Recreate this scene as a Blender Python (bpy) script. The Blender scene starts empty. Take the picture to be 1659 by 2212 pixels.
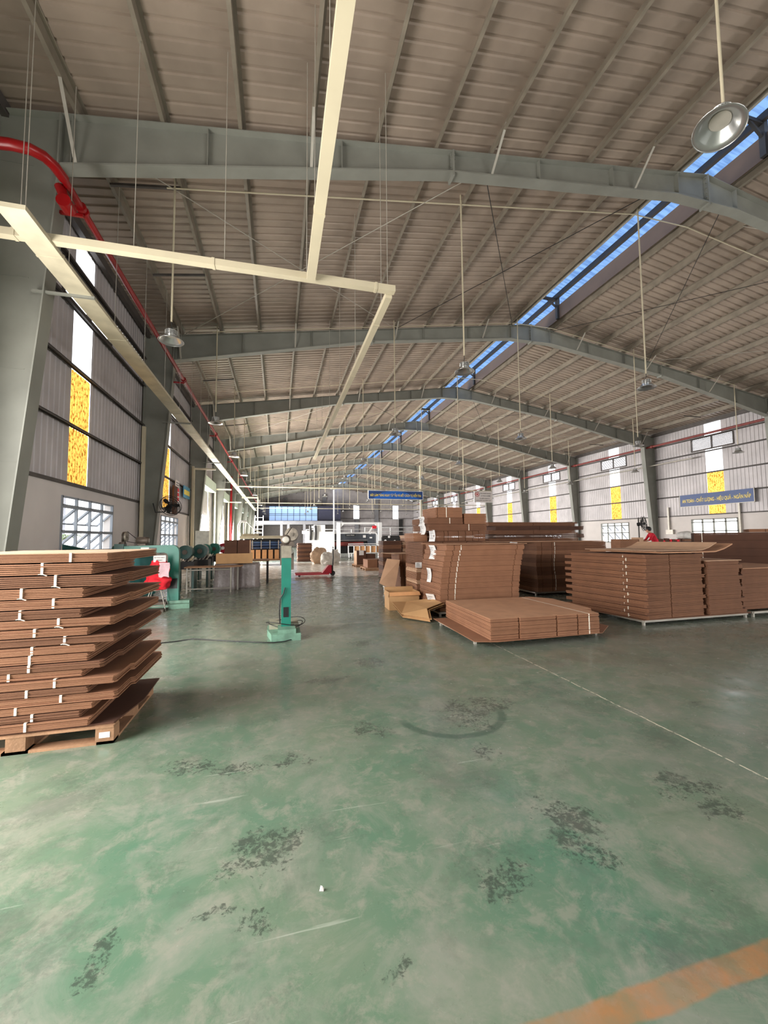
import bpy, bmesh, math, random
from mathutils import Vector, Matrix, noise
R = math.radians
random.seed(7)
C = bpy.context.scene.collection
SC = bpy.context.scene

# ------------------------------------------------------------------ camera
cam = bpy.data.objects.new('camera', bpy.data.cameras.new('camera'))
C.objects.link(cam)
cam.data.sensor_fit = 'HORIZONTAL'; cam.data.sensor_width = 36
cam.data.lens = 872.54 / 1659 * 36
cam.data.clip_start = 0.02; cam.data.clip_end = 400
yaw, pit, rol = R(14.683), R(3.613), R(-0.519)
_f = Vector((math.sin(yaw), math.cos(yaw), 0)); _r = Vector((math.cos(yaw), -math.sin(yaw), 0)); _u = Vector((0, 0, 1))
_w = _f * math.cos(pit) + _u * math.sin(pit); _u2 = _u * math.cos(pit) - _f * math.sin(pit)
_r3 = _r * math.cos(rol) + _u2 * math.sin(rol); _u3 = _u2 * math.cos(rol) - _r * math.sin(rol)
M = Matrix.Identity(4)
for i in range(3):
    M[i][0] = _r3[i]; M[i][1] = _u3[i]; M[i][2] = -_w[i]
M[2][3] = 1.5
cam.matrix_world = M
SC.camera = cam

# ------------------------------------------------------------------ world, lights, exposure
SC.view_settings.view_transform = 'Standard'; SC.view_settings.look = 'None'
SC.view_settings.gamma = 1; SC.view_settings.use_curve_mapping = False
SC.view_settings.exposure = 0.62
world = bpy.data.worlds.new('overcast_sky'); SC.world = world; world.use_nodes = True
bg = world.node_tree.nodes['Background']
bg.inputs[0].default_value = (0.93, 0.96, 1.0, 1); bg.inputs[1].default_value = 3.2
SC.cycles.max_bounces = 8; SC.cycles.diffuse_bounces = 5

def area(name, loc, rot, sx, sy, power, col=(1, 0.97, 0.93)):
    l = bpy.data.lights.new(name, 'AREA'); l.shape = 'RECTANGLE'; l.size = sx; l.size_y = sy
    l.energy = power; l.color = col
    o = bpy.data.objects.new(name, l); C.objects.link(o); o.location = loc; o.rotation_euler = rot
    return o
# lights added behind camera and at right; daylight through left gate and doors
area('added_light_behind_camera', (9.0, -9.6, 2.6), (R(90), 0, 0), 9.5, 5.0, 420, (1, 0.97, 0.94))  # added fill for the unseen end of the hall
area('daylight_left_gate', (-4.75, 3.3, 2.1), (0, R(-90), 0), 4.0, 5.2, 760, (1, 0.96, 0.91))
area('added_light_right_side', (25.9, 3.3, 2.1), (0, R(90), 0), 4.0, 5.2, 500, (1, 0.96, 0.92))  # added light at an unseen opening, brightens the right of the floor
for yy in (26.46, 33.96, 41.46, 48.96, 56.46, 63.96):  # the farther doors and their lights are added to brighten the far hall
    area('daylight_left_door', (-4.75, yy, 1.55), (0, R(-90), 0), 2.9, 3.8, 1900, (1, 0.97, 0.94))

# ------------------------------------------------------------------ materials
def mat(name, col, rough=0.6, metal=0.0, var=0.12, scale=6.0, bump=0.0, bscale=60.0, col2=None, coords='Object', spec=0.5):
    m = bpy.data.materials.new(name); m.use_nodes = True
    nt = m.node_tree; b = nt.nodes['Principled BSDF']
    b.inputs['Roughness'].default_value = rough; b.inputs['Metallic'].default_value = metal
    b.inputs['Specular IOR Level'].default_value = spec
    tc = nt.nodes.new('ShaderNodeTexCoord')
    n = nt.nodes.new('ShaderNodeTexNoise'); n.inputs['Scale'].default_value = scale; n.inputs['Detail'].default_value = 5
    nt.links.new(tc.outputs[coords], n.inputs['Vector'])
    mx = nt.nodes.new('ShaderNodeMix'); mx.data_type = 'RGBA'
    c = list(col) + [1]
    c2 = (list(col2) + [1]) if col2 else [max(0, v * (1 - 2 * var)) for v in col] + [1]
    mx.inputs[6].default_value = c; mx.inputs[7].default_value = c2
    r = nt.nodes.new('ShaderNodeMapRange'); r.inputs['From Min'].default_value = 0.35; r.inputs['From Max'].default_value = 0.7
    nt.links.new(n.outputs['Fac'], r.inputs['Value']); nt.links.new(r.outputs[0], mx.inputs[0])
    nt.links.new(mx.outputs[2], b.inputs['Base Color'])
    if bump:
        n2 = nt.nodes.new('ShaderNodeTexNoise'); n2.inputs['Scale'].default_value = bscale; n2.inputs['Detail'].default_value = 3
        nt.links.new(tc.outputs[coords], n2.inputs['Vector'])
        bp = nt.nodes.new('ShaderNodeBump'); bp.inputs['Strength'].default_value = bump; bp.inputs['Distance'].default_value = 0.02
        nt.links.new(n2.outputs['Fac'], bp.inputs['Height']); nt.links.new(bp.outputs[0], b.inputs['Normal'])
    return m
def s(r, g, b):                       # sRGB 0..255 -> linear
    f = lambda v: (v / 255 / 12.92) if v <= 10 else ((v / 255 + 0.055) / 1.055) ** 2.4
    return (f(r), f(g), f(b))
m_steel = mat('grey_green_painted_steel', s(142, 142, 133), 0.55, 0, 0.10, 1.5)
m_purlin = mat('galvanised_purlin_steel', s(140, 130, 115), 0.5, 0.0, 0.15, 3)
m_roof = mat('grey_roof_sheet', s(166, 149, 134), 0.45, 0.12, 0.12, 1.2, 0.15, 3)
m_clad = mat('grey_wall_sheet', s(196, 190, 190), 0.5, 0.15, 0.10, 1.2)
m_plaster = mat('white_plaster', s(222, 214, 209), 0.85, 0, 0.04, 1.5)
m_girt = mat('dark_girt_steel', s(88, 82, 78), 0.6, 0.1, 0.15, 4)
m_dark = mat('dark_steel', s(48, 46, 45), 0.6, 0.2, 0.15, 4)
m_black = mat('black_plastic', s(22, 22, 23), 0.45, 0, 0.1, 4)
m_red = mat('red_pipe_paint', s(150, 14, 18), 0.3, 0, 0.12, 4)
m_redrust = mat('dull_red_pipe_paint', s(140, 62, 56), 0.45, 0, 0.15, 4)
m_cream = mat('cream_trunking', s(204, 193, 166), 0.45, 0, 0.05, 2)
m_white = mat('white_paint', s(236, 236, 234), 0.4, 0, 0.04, 3)
m_galv = mat('galvanised_rod', s(190, 184, 172), 0.45, 0.3, 0.1, 5)
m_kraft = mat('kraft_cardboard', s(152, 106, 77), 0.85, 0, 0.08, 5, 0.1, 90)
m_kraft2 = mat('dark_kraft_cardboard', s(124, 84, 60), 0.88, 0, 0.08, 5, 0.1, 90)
m_ktop_lit = mat('kraft_top_lit_tone', s(190, 142, 108), 0.85, 0, 0.08, 5, 0.1, 90)  # kraft with the light on top faces painted in paler
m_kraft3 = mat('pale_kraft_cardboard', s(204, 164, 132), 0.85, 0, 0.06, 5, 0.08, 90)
m_kbrown = mat('deep_brown_cardboard', s(92, 60, 44), 0.88, 0, 0.1, 5)
m_box = mat('tan_carton_board', s(200, 156, 108), 0.8, 0, 0.06, 4)
m_tie = mat('white_plastic_twine', s(238, 228, 210), 0.5, 0, 0.05, 20)
m_paper = mat('white_paper', s(240, 238, 236), 0.7, 0, 0.03, 9)
m_wood = mat('pallet_wood', s(176, 134, 100), 0.8, 0, 0.18, 7, 0.2, 60)
m_green = mat('green_machine_paint', s(30, 118, 100), 0.38, 0, 0.10, 5)
m_greend = mat('dark_green_machine_paint', s(16, 70, 62), 0.4, 0, 0.12, 5)
m_teal = mat('teal_paint', s(70, 150, 150), 0.45, 0, 0.12, 4)
m_cast = mat('greasy_cast_iron', s(104, 92, 82), 0.55, 0.5, 0.2, 9)
m_alu = mat('lamp_aluminium', s(206, 206, 204), 0.28, 0.85, 0.05, 5)
m_redcloth = mat('red_sack_cloth', s(232, 36, 52), 0.8, 0, 0.1, 6)
m_pinkcloth = mat('pale_pink_rag', s(222, 184, 190), 0.85, 0, 0.12, 9)
m_bag = mat('white_woven_sack', s(236, 232, 224), 0.8, 0, 0.06, 8)
m_tanbag = mat('tan_woven_sack', s(220, 188, 158), 0.8, 0, 0.06, 8)
m_wrap = mat('cloudy_stretch_wrap', s(158, 146, 142), 0.25, 0, 0.14, 14, 0.4, 30)
m_jack = mat('red_pallet_jack_paint', s(176, 24, 44), 0.4, 0, 0.1, 5)
m_press = mat('dark_grey_press_panel', s(66, 70, 78), 0.35, 0.1, 0.06, 3)
m_blue = mat('navy_blue_sign', s(24, 62, 122), 0.4, 0, 0.03, 3)
m_bluebright = mat('bright_blue_banner', s(16, 96, 190), 0.35, 0, 0.05, 3)
m_gold = mat('yellow_lettering', s(238, 214, 96), 0.5, 0, 0.02, 3)
m_ink = mat('black_ink', s(30, 30, 34), 0.6, 0, 0.02, 3)
m_redink = mat('red_ink', s(200, 30, 34), 0.6, 0, 0.02, 3)
m_signwhite = mat('white_sign_board', s(226, 218, 214), 0.5, 0, 0.02, 3)
m_skin = mat('skin', s(204, 150, 122), 0.6, 0, 0.05, 10)
m_hair = mat('black_hair', s(28, 22, 20), 0.6, 0, 0.1, 20)
m_shirt = mat('red_shirt', s(214, 28, 52), 0.8, 0, 0.06, 10)
m_navy = mat('dark_navy_cloth', s(34, 28, 48), 0.85, 0, 0.1, 10)
m_leaf = mat('palm_leaf', s(78, 104, 34), 0.6, 0, 0.2, 5)
m_ext = mat('pale_exterior_render', s(150, 152, 160), 0.8, 0, 0.05, 1)
m_glassblue = mat('blue_window_glass', s(90, 110, 150), 0.1, 0, 0.05, 1)
m_glowglass = mat('glowing_office_glass', s(120, 150, 200), 0.1, 0, 0.05, 1)
_b = m_glowglass.node_tree.nodes['Principled BSDF']; _b.inputs['Emission Color'].default_value = (0.42, 0.60, 0.95, 1); _b.inputs['Emission Strength'].default_value = 0.55  # glow added so the glazing looks bright with sky
m_sash = mat('grey_white_sash', s(150, 156, 164), 0.5, 0, 0.04, 3)
m_rollblue = mat('steel_blue_roller', s(90, 116, 160), 0.25, 0.5, 0.1, 3)
m_orangebox = mat('orange_carton_board', s(222, 164, 112), 0.8, 0, 0.08, 6)
m_mezz = mat('grey_mezzanine_steel', s(146, 146, 150), 0.5, 0.1, 0.08, 2)
m_navypanel = mat('dark_navy_panel', s(60, 62, 84), 0.5, 0, 0.08, 2)

def translucent(name, col, ecol=None, est=0.0, tr=0.75, spots=None):
    m = bpy.data.materials.new(name); m.use_nodes = True; nt = m.node_tree
    for n in list(nt.nodes): nt.nodes.remove(n)
    out = nt.nodes.new('ShaderNodeOutputMaterial'); mix = nt.nodes.new('ShaderNodeMixShader'); mix.inputs[0].default_value = tr
    d = nt.nodes.new('ShaderNodeBsdfDiffuse'); t = nt.nodes.new('ShaderNodeBsdfTranslucent')
    d.inputs[0].default_value = list(col) + [1]; t.inputs[0].default_value = list(col) + [1]
    if spots:
        tc = nt.nodes.new('ShaderNodeTexCoord'); mp = nt.nodes.new('ShaderNodeMapping'); mp.inputs['Scale'].default_value = spots[1]
        n = nt.nodes.new('ShaderNodeTexNoise'); n.inputs['Scale'].default_value = 1; n.inputs['Detail'].default_value = 4
        nt.links.new(tc.outputs['Object'], mp.inputs[0]); nt.links.new(mp.outputs[0], n.inputs['Vector'])
        r = nt.nodes.new('ShaderNodeMapRange'); r.inputs['From Min'].default_value = spots[2]; r.inputs['From Max'].default_value = spots[3]
        nt.links.new(n.outputs['Fac'], r.inputs['Value'])
        mx = nt.nodes.new('ShaderNodeMix'); mx.data_type = 'RGBA'
        mx.inputs[6].default_value = list(col) + [1]; mx.inputs[7].default_value = list(spots[0]) + [1]
        nt.links.new(r.outputs[0], mx.inputs[0])
        nt.links.new(mx.outputs[2], d.inputs[0]); nt.links.new(mx.outputs[2], t.inputs[0])
    nt.links.new(d.outputs[0], mix.inputs[1]); nt.links.new(t.outputs[0], mix.inputs[2])
    nt.links.new(mix.outputs[0], out.inputs[0])
    return m
m_milk = translucent('milky_rooflight_sheet', (0.92, 0.93, 0.95), tr=0.85)
m_amber = translucent('amber_rooflight_sheet', s(240, 180, 84), tr=0.85, spots=(s(140, 84, 24), (9, 30, 11), 0.47, 0.62))
m_bluesheet = translucent('pale_blue_ridge_sheet', s(84, 110, 144), tr=0.8, spots=(s(64, 88, 122), (1, 9, 1), 0.4, 0.6))

def glass_mat():
    m = bpy.data.materials.new('clear_window_glass'); m.use_nodes = True; nt = m.node_tree
    for n in list(nt.nodes): nt.nodes.remove(n)
    out = nt.nodes.new('ShaderNodeOutputMaterial'); mix = nt.nodes.new('ShaderNodeMixShader'); mix.inputs[0].default_value = 0.12
    t = nt.nodes.new('ShaderNodeBsdfTransparent'); g = nt.nodes.new('ShaderNodeBsdfGlossy'); g.inputs['Roughness'].default_value = 0.05
    nt.links.new(t.outputs[0], mix.inputs[1]); nt.links.new(g.outputs[0], mix.inputs[2]); nt.links.new(mix.outputs[0], out.inputs[0])
    return m
m_glass = glass_mat()

# ------------------------------------------------------------------ mesh helpers
class MB:
    def __init__(self): self.v = []; self.f = []; self.mi = []; self.cur = 0; self.sm = []
    def add(self, vs, fs, smooth=False):
        o = len(self.v); self.v += [tuple(v) for v in vs]
        for f in fs: self.f.append([i + o for i in f]); self.mi.append(self.cur); self.sm.append(smooth)
        return self
    def box(self, x0, x1, y0, y1, z0, z1):
        return self.add([(x0,y0,z0),(x1,y0,z0),(x1,y1,z0),(x0,y1,z0),(x0,y0,z1),(x1,y0,z1),(x1,y1,z1),(x0,y1,z1)],
            [(3,2,1,0),(4,5,6,7),(0,1,5,4),(1,2,6,5),(2,3,7,6),(3,0,4,7)])
    def prism(self, poly, a, b, axis='z'):
        n = len(poly)
        def P(p, t):
            return (p[0], p[1], t) if axis == 'z' else ((t, p[0], p[1]) if axis == 'x' else (p[0], t, p[1]))
        vs = [P(p, a) for p in poly] + [P(p, b) for p in poly]
        fs = [tuple(range(n))[::-1], tuple(range(n, 2*n))] + [(i, (i+1) % n, (i+1) % n + n, i + n) for i in range(n)]
        return self.add(vs, fs)
    def bar(self, p, q, w, h=None, up=(0,0,1)):
        p = Vector(p); q = Vector(q); h = h or w; d = (q-p).normalized(); u = Vector(up)
        if abs(d.dot(u)) > 0.99: u = Vector((0,1,0))
        sd = d.cross(u).normalized(); u = sd.cross(d).normalized()
        vs = [c + sd*(a*w/2) + u*(b*h/2) for c in (p, q) for a, b in ((-1,-1),(1,-1),(1,1),(-1,1))]
        return self.add(vs, [(3,2,1,0),(4,5,6,7),(0,1,5,4),(1,2,6,5),(2,3,7,6),(3,0,4,7)])
    def tube(self, pts, r, n=8, close=False):
        pts = [Vector(p) for p in pts]; rings = []; m = len(pts)
        prev = None
        for i, p in enumerate(pts):
            d = ((pts[(i+1) % m] if (i < m-1 or close) else p) - (pts[i-1] if (i > 0 or close) else p)).normalized()
            u = prev if prev is not None else (Vector((0,0,1)) if abs(d.z) < 0.9 else Vector((0,1,0)))
            sd = d.cross(u); 
            if sd.length < 1e-5: sd = d.cross(Vector((1,0,0)))
            sd.normalize(); u = sd.cross(d).normalized(); prev = u
            rr = r[i] if isinstance(r, (list, tuple)) else r
            rings.append([p + sd*math.cos(2*math.pi*k/n)*rr + u*math.sin(2*math.pi*k/n)*rr for k in range(n)])
        vs = [v for g in rings for v in g]; fs = []
        for i in range(m if close else m-1):
            j = (i+1) % m
            for k in range(n): fs.append((i*n+k, i*n+(k+1) % n, j*n+(k+1) % n, j*n+k))
        self.add(vs, fs, True)
        if not close: self.add(vs[:n], [tuple(range(n))[::-1]]); self.add(vs[-n:], [tuple(range(n))])
        return self
    def lathe(self, prof, c=(0,0,0), n=20, axis='z', smooth=True):
        vs = []
        for r_, z_ in prof:
            for k in range(n):
                a = 2*math.pi*k/n; x, y = r_*math.cos(a), r_*math.sin(a)
                v = (x, y, z_) if axis == 'z' else ((z_, x, y) if axis == 'x' else (x, z_, y))
                vs.append((v[0]+c[0], v[1]+c[1], v[2]+c[2]))
        fs = [(i*n+k, i*n+(k+1) % n, (i+1)*n+(k+1) % n, (i+1)*n+k) for i in range(len(prof)-1) for k in range(n)]
        return self.add(vs, fs, smooth)
    def cyl(self, c, r, h, axis='z', n=20):
        self.lathe([(0.0001, 0), (r, 0)], c, n, axis, False); self.lathe([(r, 0), (r, h)], c, n, axis, True)
        return self.lathe([(r, h), (0.0001, h)], c, n, axis, False)
    def blob(self, c, rad, sub=3, amp=0.25, fr=2.5, seed=0, flat=True):
        bm = bmesh.new(); bmesh.ops.create_icosphere(bm, subdivisions=sub, radius=1)
        vs = []
        for v in bm.verts:
            d = noise.noise(v.co*fr + Vector((seed*7.1, seed, 0)))*amp + noise.noise(v.co*fr*3 + Vector((0, seed*3.3, 0)))*amp*0.5
            q = v.co*(1+d); q = Vector((q.x*rad[0], q.y*rad[1], q.z*rad[2]))
            if flat: q.z = max(q.z, -rad[2]*0.72)
            vs.append(q + Vector(c))
        fs = [[v.index for v in f.verts] for f in bm.faces]; bm.free()
        return self.add(vs, fs, True)
    def build(self, name, m, parent=None, loc=None, **props):
        me = bpy.data.meshes.new(name); me.from_pydata(self.v, [], self.f)
        mats = m if isinstance(m, (list, tuple)) else [m]
        for k in mats: me.materials.append(k)
        me.polygons.foreach_set('material_index', self.mi)
        me.polygons.foreach_set('use_smooth', self.sm)
        me.update()
        o = bpy.data.objects.new(name, me); C.objects.link(o)
        if parent: o.parent = parent
        if loc: o.location = loc
        for k, v in props.items(): o[k] = v
        return o
def thing(name, label, cat, loc=(0,0,0), rz=0, group=None):
    o = bpy.data.objects.new(name, None); C.objects.link(o); o.location = loc; o.rotation_euler = (0,0,rz)
    o.empty_display_size = 0.1
    o['label'] = label; o['category'] = cat
    if group: o['group'] = group
    return o
def tag(o, label, cat, group=None):
    o['label'] = label; o['category'] = cat
    if group: o['group'] = group
    return o
def dup(o, parent=None):
    c = o.copy(); C.objects.link(c)
    if parent: c.parent = parent
    for ch in [k for k in bpy.data.objects if k.parent == o]: dup(ch, c)
    return c
def struct(o): o['kind'] = 'structure'; return o
ORD = ['nearest','second','third','fourth','fifth','sixth','seventh','eighth','ninth','tenth','eleventh','twelfth','thirteenth','fourteenth']
ORD1 = ['first'] + ORD[1:] + ['fifteenth','sixteenth','seventeenth','eighteenth','nineteenth','twentieth']
def lettering(name, txt, m, parent, width, height, depth=0.006, loc=(0,0,0), rot=(0,0,0)):
    cu = bpy.data.curves.new(name, 'FONT'); cu.body = txt; cu.size = 1; cu.extrude = 0.0
    cu.align_x = 'CENTER'; cu.align_y = 'CENTER'; cu.offset = 0.02
    t = bpy.data.objects.new(name, cu); C.objects.link(t)
    bpy.context.view_layer.update()
    me = bpy.data.meshes.new_from_object(t.evaluated_get(bpy.context.evaluated_depsgraph_get()))
    bpy.data.objects.remove(t)
    xs = [v.co.x for v in me.vertices]; ys = [v.co.y for v in me.vertices]
    cx, cy = (min(xs)+max(xs))/2, (min(ys)+max(ys))/2
    sx, sy = width/(max(xs)-min(xs)), height/(max(ys)-min(ys))
    for v in me.vertices: v.co = ((v.co.x-cx)*sx, (v.co.y-cy)*sy, v.co.z)
    me.materials.clear(); me.materials.append(m)
    for p in me.polygons: p.material_index = 0
    me.name = name
    o = bpy.data.objects.new(name, me); C.objects.link(o); o.parent = parent; o.location = loc; o.rotation_euler = rot
    return o

# ------------------------------------------------------------------ hall dimensions
XL, XR, YB, YE = -4.45, 25.6, -9.0, 75.0
XM = (XL + XR) / 2                        # ridge line x = 10.575
FY = [7.46 + 7.5*(k-1) for k in range(-1, 10)]  # frames; FY[2] is the nearest one seen
def ztop(x): return 8.56 + 0.155*((x if x < XM else 2*XM-x) + 3.2)   # rafter top flange
ZW = 2.72

# ---- floor
def floor_material():
    m = bpy.data.materials.new('worn_green_epoxy_floor'); m.use_nodes = True; nt = m.node_tree; N = nt.nodes; L = nt.links
    b = N['Principled BSDF']
    tc = N.new('ShaderNodeTexCoord'); sep = N.new('ShaderNodeSeparateXYZ'); L.new(tc.outputs['Object'], sep.inputs[0])
    def nz(scale, det=5, rough=0.6, vec=None, dist=0):
        n = N.new('ShaderNodeTexNoise'); n.inputs['Scale'].default_value = scale; n.inputs['Detail'].default_value = det
        n.inputs['Roughness'].default_value = rough; n.inputs['Distortion'].default_value = dist
        L.new(vec or tc.outputs['Object'], n.inputs['Vector']); return n.outputs['Fac']
    def rng(v, a, c, lo=0.0, hi=1.0):
        r = N.new('ShaderNodeMapRange'); r.inputs['From Min'].default_value = a; r.inputs['From Max'].default_value = c
        r.inputs['To Min'].default_value = lo; r.inputs['To Max'].default_value = hi
        L.new(v, r.inputs['Value']); return r.outputs[0]
    def mth(op, a, c=None):
        n = N.new('ShaderNodeMath'); n.operation = op
        for i, v in enumerate((a, c)):
            if v is None: continue
            if isinstance(v, (int, float)): n.inputs[i].default_value = v
            else: L.new(v, n.inputs[i])
        return n.outputs[0]
    def mix(fac, a, c):
        x = N.new('ShaderNodeMix'); x.data_type = 'RGBA'
        for i, v in ((6, a), (7, c)):
            if isinstance(v, tuple): x.inputs[i].default_value = list(v) + [1]
            else: L.new(v, x.inputs[i])
        L.new(fac, x.inputs[0]); return x.outputs[2]
    X, Y = sep.outputs[0], sep.outputs[1]
    def line(u, u0, hw, soft, wob=0.0):       # 1 inside |u-u0|<hw
        d = mth('ABSOLUTE', mth('SUBTRACT', u, u0))
        return rng(d, hw, hw+soft, 1, 0)
    col = mix(rng(nz(0.9, 6, 0.6), 0.36, 0.66), s(92, 128, 104), s(118, 134, 112))
    col = mix(rng(nz(2.3, 8, 0.7, dist=0.6), 0.45, 0.66, 0, 0.75), col, s(152, 152, 140))
    col = mix(rng(Y, 2.5, 7, 0, 0.55), col, s(114, 118, 108))  # greyer with distance: reflection of the hall painted into the colour
    col = mix(rng(X, 1.5, 4.5, 0, 0.4), col, s(130, 132, 124))
    col = mix(rng(nz(0.35, 3), 0.45, 0.7, 0, 0.5), col, s(112, 120, 108))
    col = mix(rng(nz(14, 4), 0.55, 0.75, 0, 0.18), col, s(84, 112, 96))
    col = mix(rng(nz(6.5, 9, 0.75, dist=0.4), 0.50, 0.62, 0, 0.6), col, s(150, 150, 136))
    col = mix(rng(nz(4.2, 9, 0.72, dist=0.3), 0.54, 0.68, 0, 0.45), col, s(92, 106, 92))
    # thin scratches
    mp = N.new('ShaderNodeMapping'); mp.inputs['Rotation'].default_value = (0, 0, 0.35); mp.inputs['Scale'].default_value = (1.2, 34, 1)
    L.new(tc.outputs['Object'], mp.inputs[0])
    col = mix(rng(nz(1.0, 4, 0.5, mp.outputs[0]), 0.68, 0.73, 0, 0.4), col, s(190, 196, 182))
    # dark scuffed patches, each where the photograph shows one: (x, y, rx, ry)
    spots = [[(1.48,1.858,.205,.169),(1.482,2.003,.122,.081),(1.488,1.711,.117,.06),(.98,1.674,.146,.118),(-.044,2.103,.16,.163),(-.062,1.768,.124,.061),(-.269,1.795,.087,.051),(.13,2.911,.137,.095),(-.285,2.912,.205,.091),(1.554,3.214,.224,.327),(1.86,3.374,.199,.164),(1.381,2.652,.108,.11),(1.088,4.87,.215,.214),(.711,3.196,.14,.165),(2.383,1.967,.184,.121),(2.372,1.777,.145,.086),(.427,1.432,.085,.057),(-.612,1.746,.096,.063),(-.531,3.037,.165,.085),(3.612,2.894,.086,.046),(.479,4.387,.282,.14),(1.151,5.743,.189,.198)]]
    tot = None
    def w1(v, o_):
        mpw = N.new('ShaderNodeMapping'); mpw.inputs['Location'].default_value = (o_, o_*2, 0); L.new(tc.outputs['Object'], mpw.inputs[0])
        return mth('ADD', v, mth('MULTIPLY', mth('SUBTRACT', nz(3.6, 6, 0.65, mpw.outputs[0]), 0.5), 0.55))
    XP, YP = w1(X, 3.1), w1(Y, 8.7)
    for (px, py, rx, ry) in spots[0]:
        dx = mth('DIVIDE', mth('SUBTRACT', XP, px), rx*1.2); dy = mth('DIVIDE', mth('SUBTRACT', YP, py), ry*1.2)
        d = mth('ADD', mth('MULTIPLY', dx, dx), mth('MULTIPLY', dy, dy))
        g = rng(d, 0.15, 1.25, 1, 0)
        tot = g if tot is None else mth('MAXIMUM', tot, g)
    grit = nz(34, 9, 0.78, dist=0.5)
    k = mth('ADD', mth('ADD', mth('MULTIPLY', tot, 0.22), grit), mth('MULTIPLY', nz(6, 4), 0.35))
    dark = mth('MULTIPLY', rng(k, 0.84, 0.93), rng(tot, 0.0, 0.45))
    col = mix(mth('MULTIPLY', dark, 0.7), col, s(56, 64, 58))
    wide = mth('MULTIPLY', rng(mth('ADD', nz(1.3, 3), mth('MULTIPLY', grit, 0.5)), 0.80, 0.90), rng(Y, 5, 9, 1, 0))
    col = mix(mth('MULTIPLY', wide, 0.35), col, s(80, 88, 80))
    fleck = mth('MULTIPLY', rng(nz(21, 6, 0.7), 0.66, 0.70), rng(nz(1.9, 3), 0.50, 0.60)); col = mix(mth('MULTIPLY', fleck, 0.6), col, s(66, 76, 68))
    # curved tyre mark
    dx = mth('DIVIDE', mth('SUBTRACT', X, 1.43), 0.44); dy = mth('DIVIDE', mth('SUBTRACT', Y, 3.31), 0.42)
    rr = mth('SQRT', mth('ADD', mth('MULTIPLY', dx, dx), mth('MULTIPLY', dy, dy)))
    arc = mth('MULTIPLY', line(rr, 1.0, 0.05, 0.06), rng(mth('SUBTRACT', 3.31, Y), 0.0, 0.12))
    col = mix(mth('MULTIPLY', arc, 0.6), col, s(58, 84, 70))
    # pale unpainted concrete crossing lane in the distance
    lane = mth('MULTIPLY', rng(mth('ADD', Y, mth('MULTIPLY', grit, 0.1)), 15.75, 15.85), rng(Y, 24.5, 27, 1, 0))
    col = mix(lane, col, s(238, 236, 228))
    # joint lines and the faded marking line
    wob = mth('MULTIPLY', mth('SUBTRACT', nz(6, 3), 0.5), 0.03)
    Xw = mth('ADD', X, wob); Yw = mth('ADD', Y, wob)
    ch = rng(nz(22, 3), 0.40, 0.5)
    l1 = mth('MULTIPLY', mth('MULTIPLY', line(Xw, 2.92, 0.004, 0.004), rng(Y, 5.3, 5.35, 1, 0)), rng(Y, 0.5, 0.6)); col = mix(mth('MULTIPLY', l1, ch), col, s(226, 220, 198))
    l2 = mth('MULTIPLY', mth('MULTIPLY', line(Yw, 7.14, 0.010, 0.008), rng(X, 0.3, 0.35)), rng(X, 2.9, 2.95, 1, 0)); col = mix(mth('MULTIPLY', l2, 0.6), col, s(216, 218, 196))
    l3 = mth('MULTIPLY', mth('MULTIPLY', line(X, 2.12, 0.05, 0.05), rng(Y, 4.8, 5.6)), rng(Y, 8.0, 8.2, 1, 0)); col = mix(mth('MULTIPLY', l3, 0.3), col, s(150, 138, 96))
    l4 = mth('MULTIPLY', line(Yw, 1.145, 0.038, 0.012), rng(X, 0.45, 1.0)); col = mix(mth('MULTIPLY', l4, rng(nz(9, 5), 0.25, 0.62, 0.9, 0.35)), col, s(186, 126, 78))
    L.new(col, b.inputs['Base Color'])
    L.new(rng(nz(3.0, 5), 0.35, 0.7, 0.15, 0.36), b.inputs['Roughness'])
    b.inputs['Specular IOR Level'].default_value = 0.55
    bp = N.new('ShaderNodeBump'); bp.inputs['Strength'].default_value = 0.07; bp.inputs['Distance'].default_value = 0.01
    L.new(nz(2.2, 4), bp.inputs['Height']); L.new(bp.outputs[0], b.inputs['Normal'])
    return m
SPOTS_DUMMY = None
fl = MB(); fl.add([(XL, YB, 0), (XR, YB, 0), (XR, YE, 0), (XL, YE, 0)], [(0, 1, 2, 3)])
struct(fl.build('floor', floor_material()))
gr = MB(); gr.add([(-60, -60, -0.06), (90, -60, -0.06), (90, 120, -0.06), (-60, 120, -0.06)], [(0, 1, 2, 3)])
struct(gr.build('floor', mat('pale_yard_concrete', s(190, 188, 182), 0.9, 0, 0.06, 0.4)))

# ---- roof sheets: ribs run down the slope
def roof_slope(side):
    mb = MB(); P = 0.235
    xe, xr = (XL-0.15, 9.84) if side == 'left' else (XR+0.15, 2*XM-9.78)
    n = int((YE-YB)/P)
    prof = [(0, 0), (0.15, 0), (0.165, 0.028), (0.215, 0.028), (0.23, 0)]
    ys = [(YB + i*P + a, b) for i in range(n) for a, b in prof] + [(YE, 0)]
    vs = []
    for y, d in ys:
        for x in (xe, xr): vs.append((x, y, ztop(x) + 0.22 + d))
    fs = [(2*i, 2*i+1, 2*i+3, 2*i+2) for i in range(len(ys)-1)]
    mb.add(vs, fs); return mb
ceil = struct(roof_slope('left').build('ceiling', m_roof))
ceilr = struct(roof_slope('right').build('ceiling', m_roof))
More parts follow.
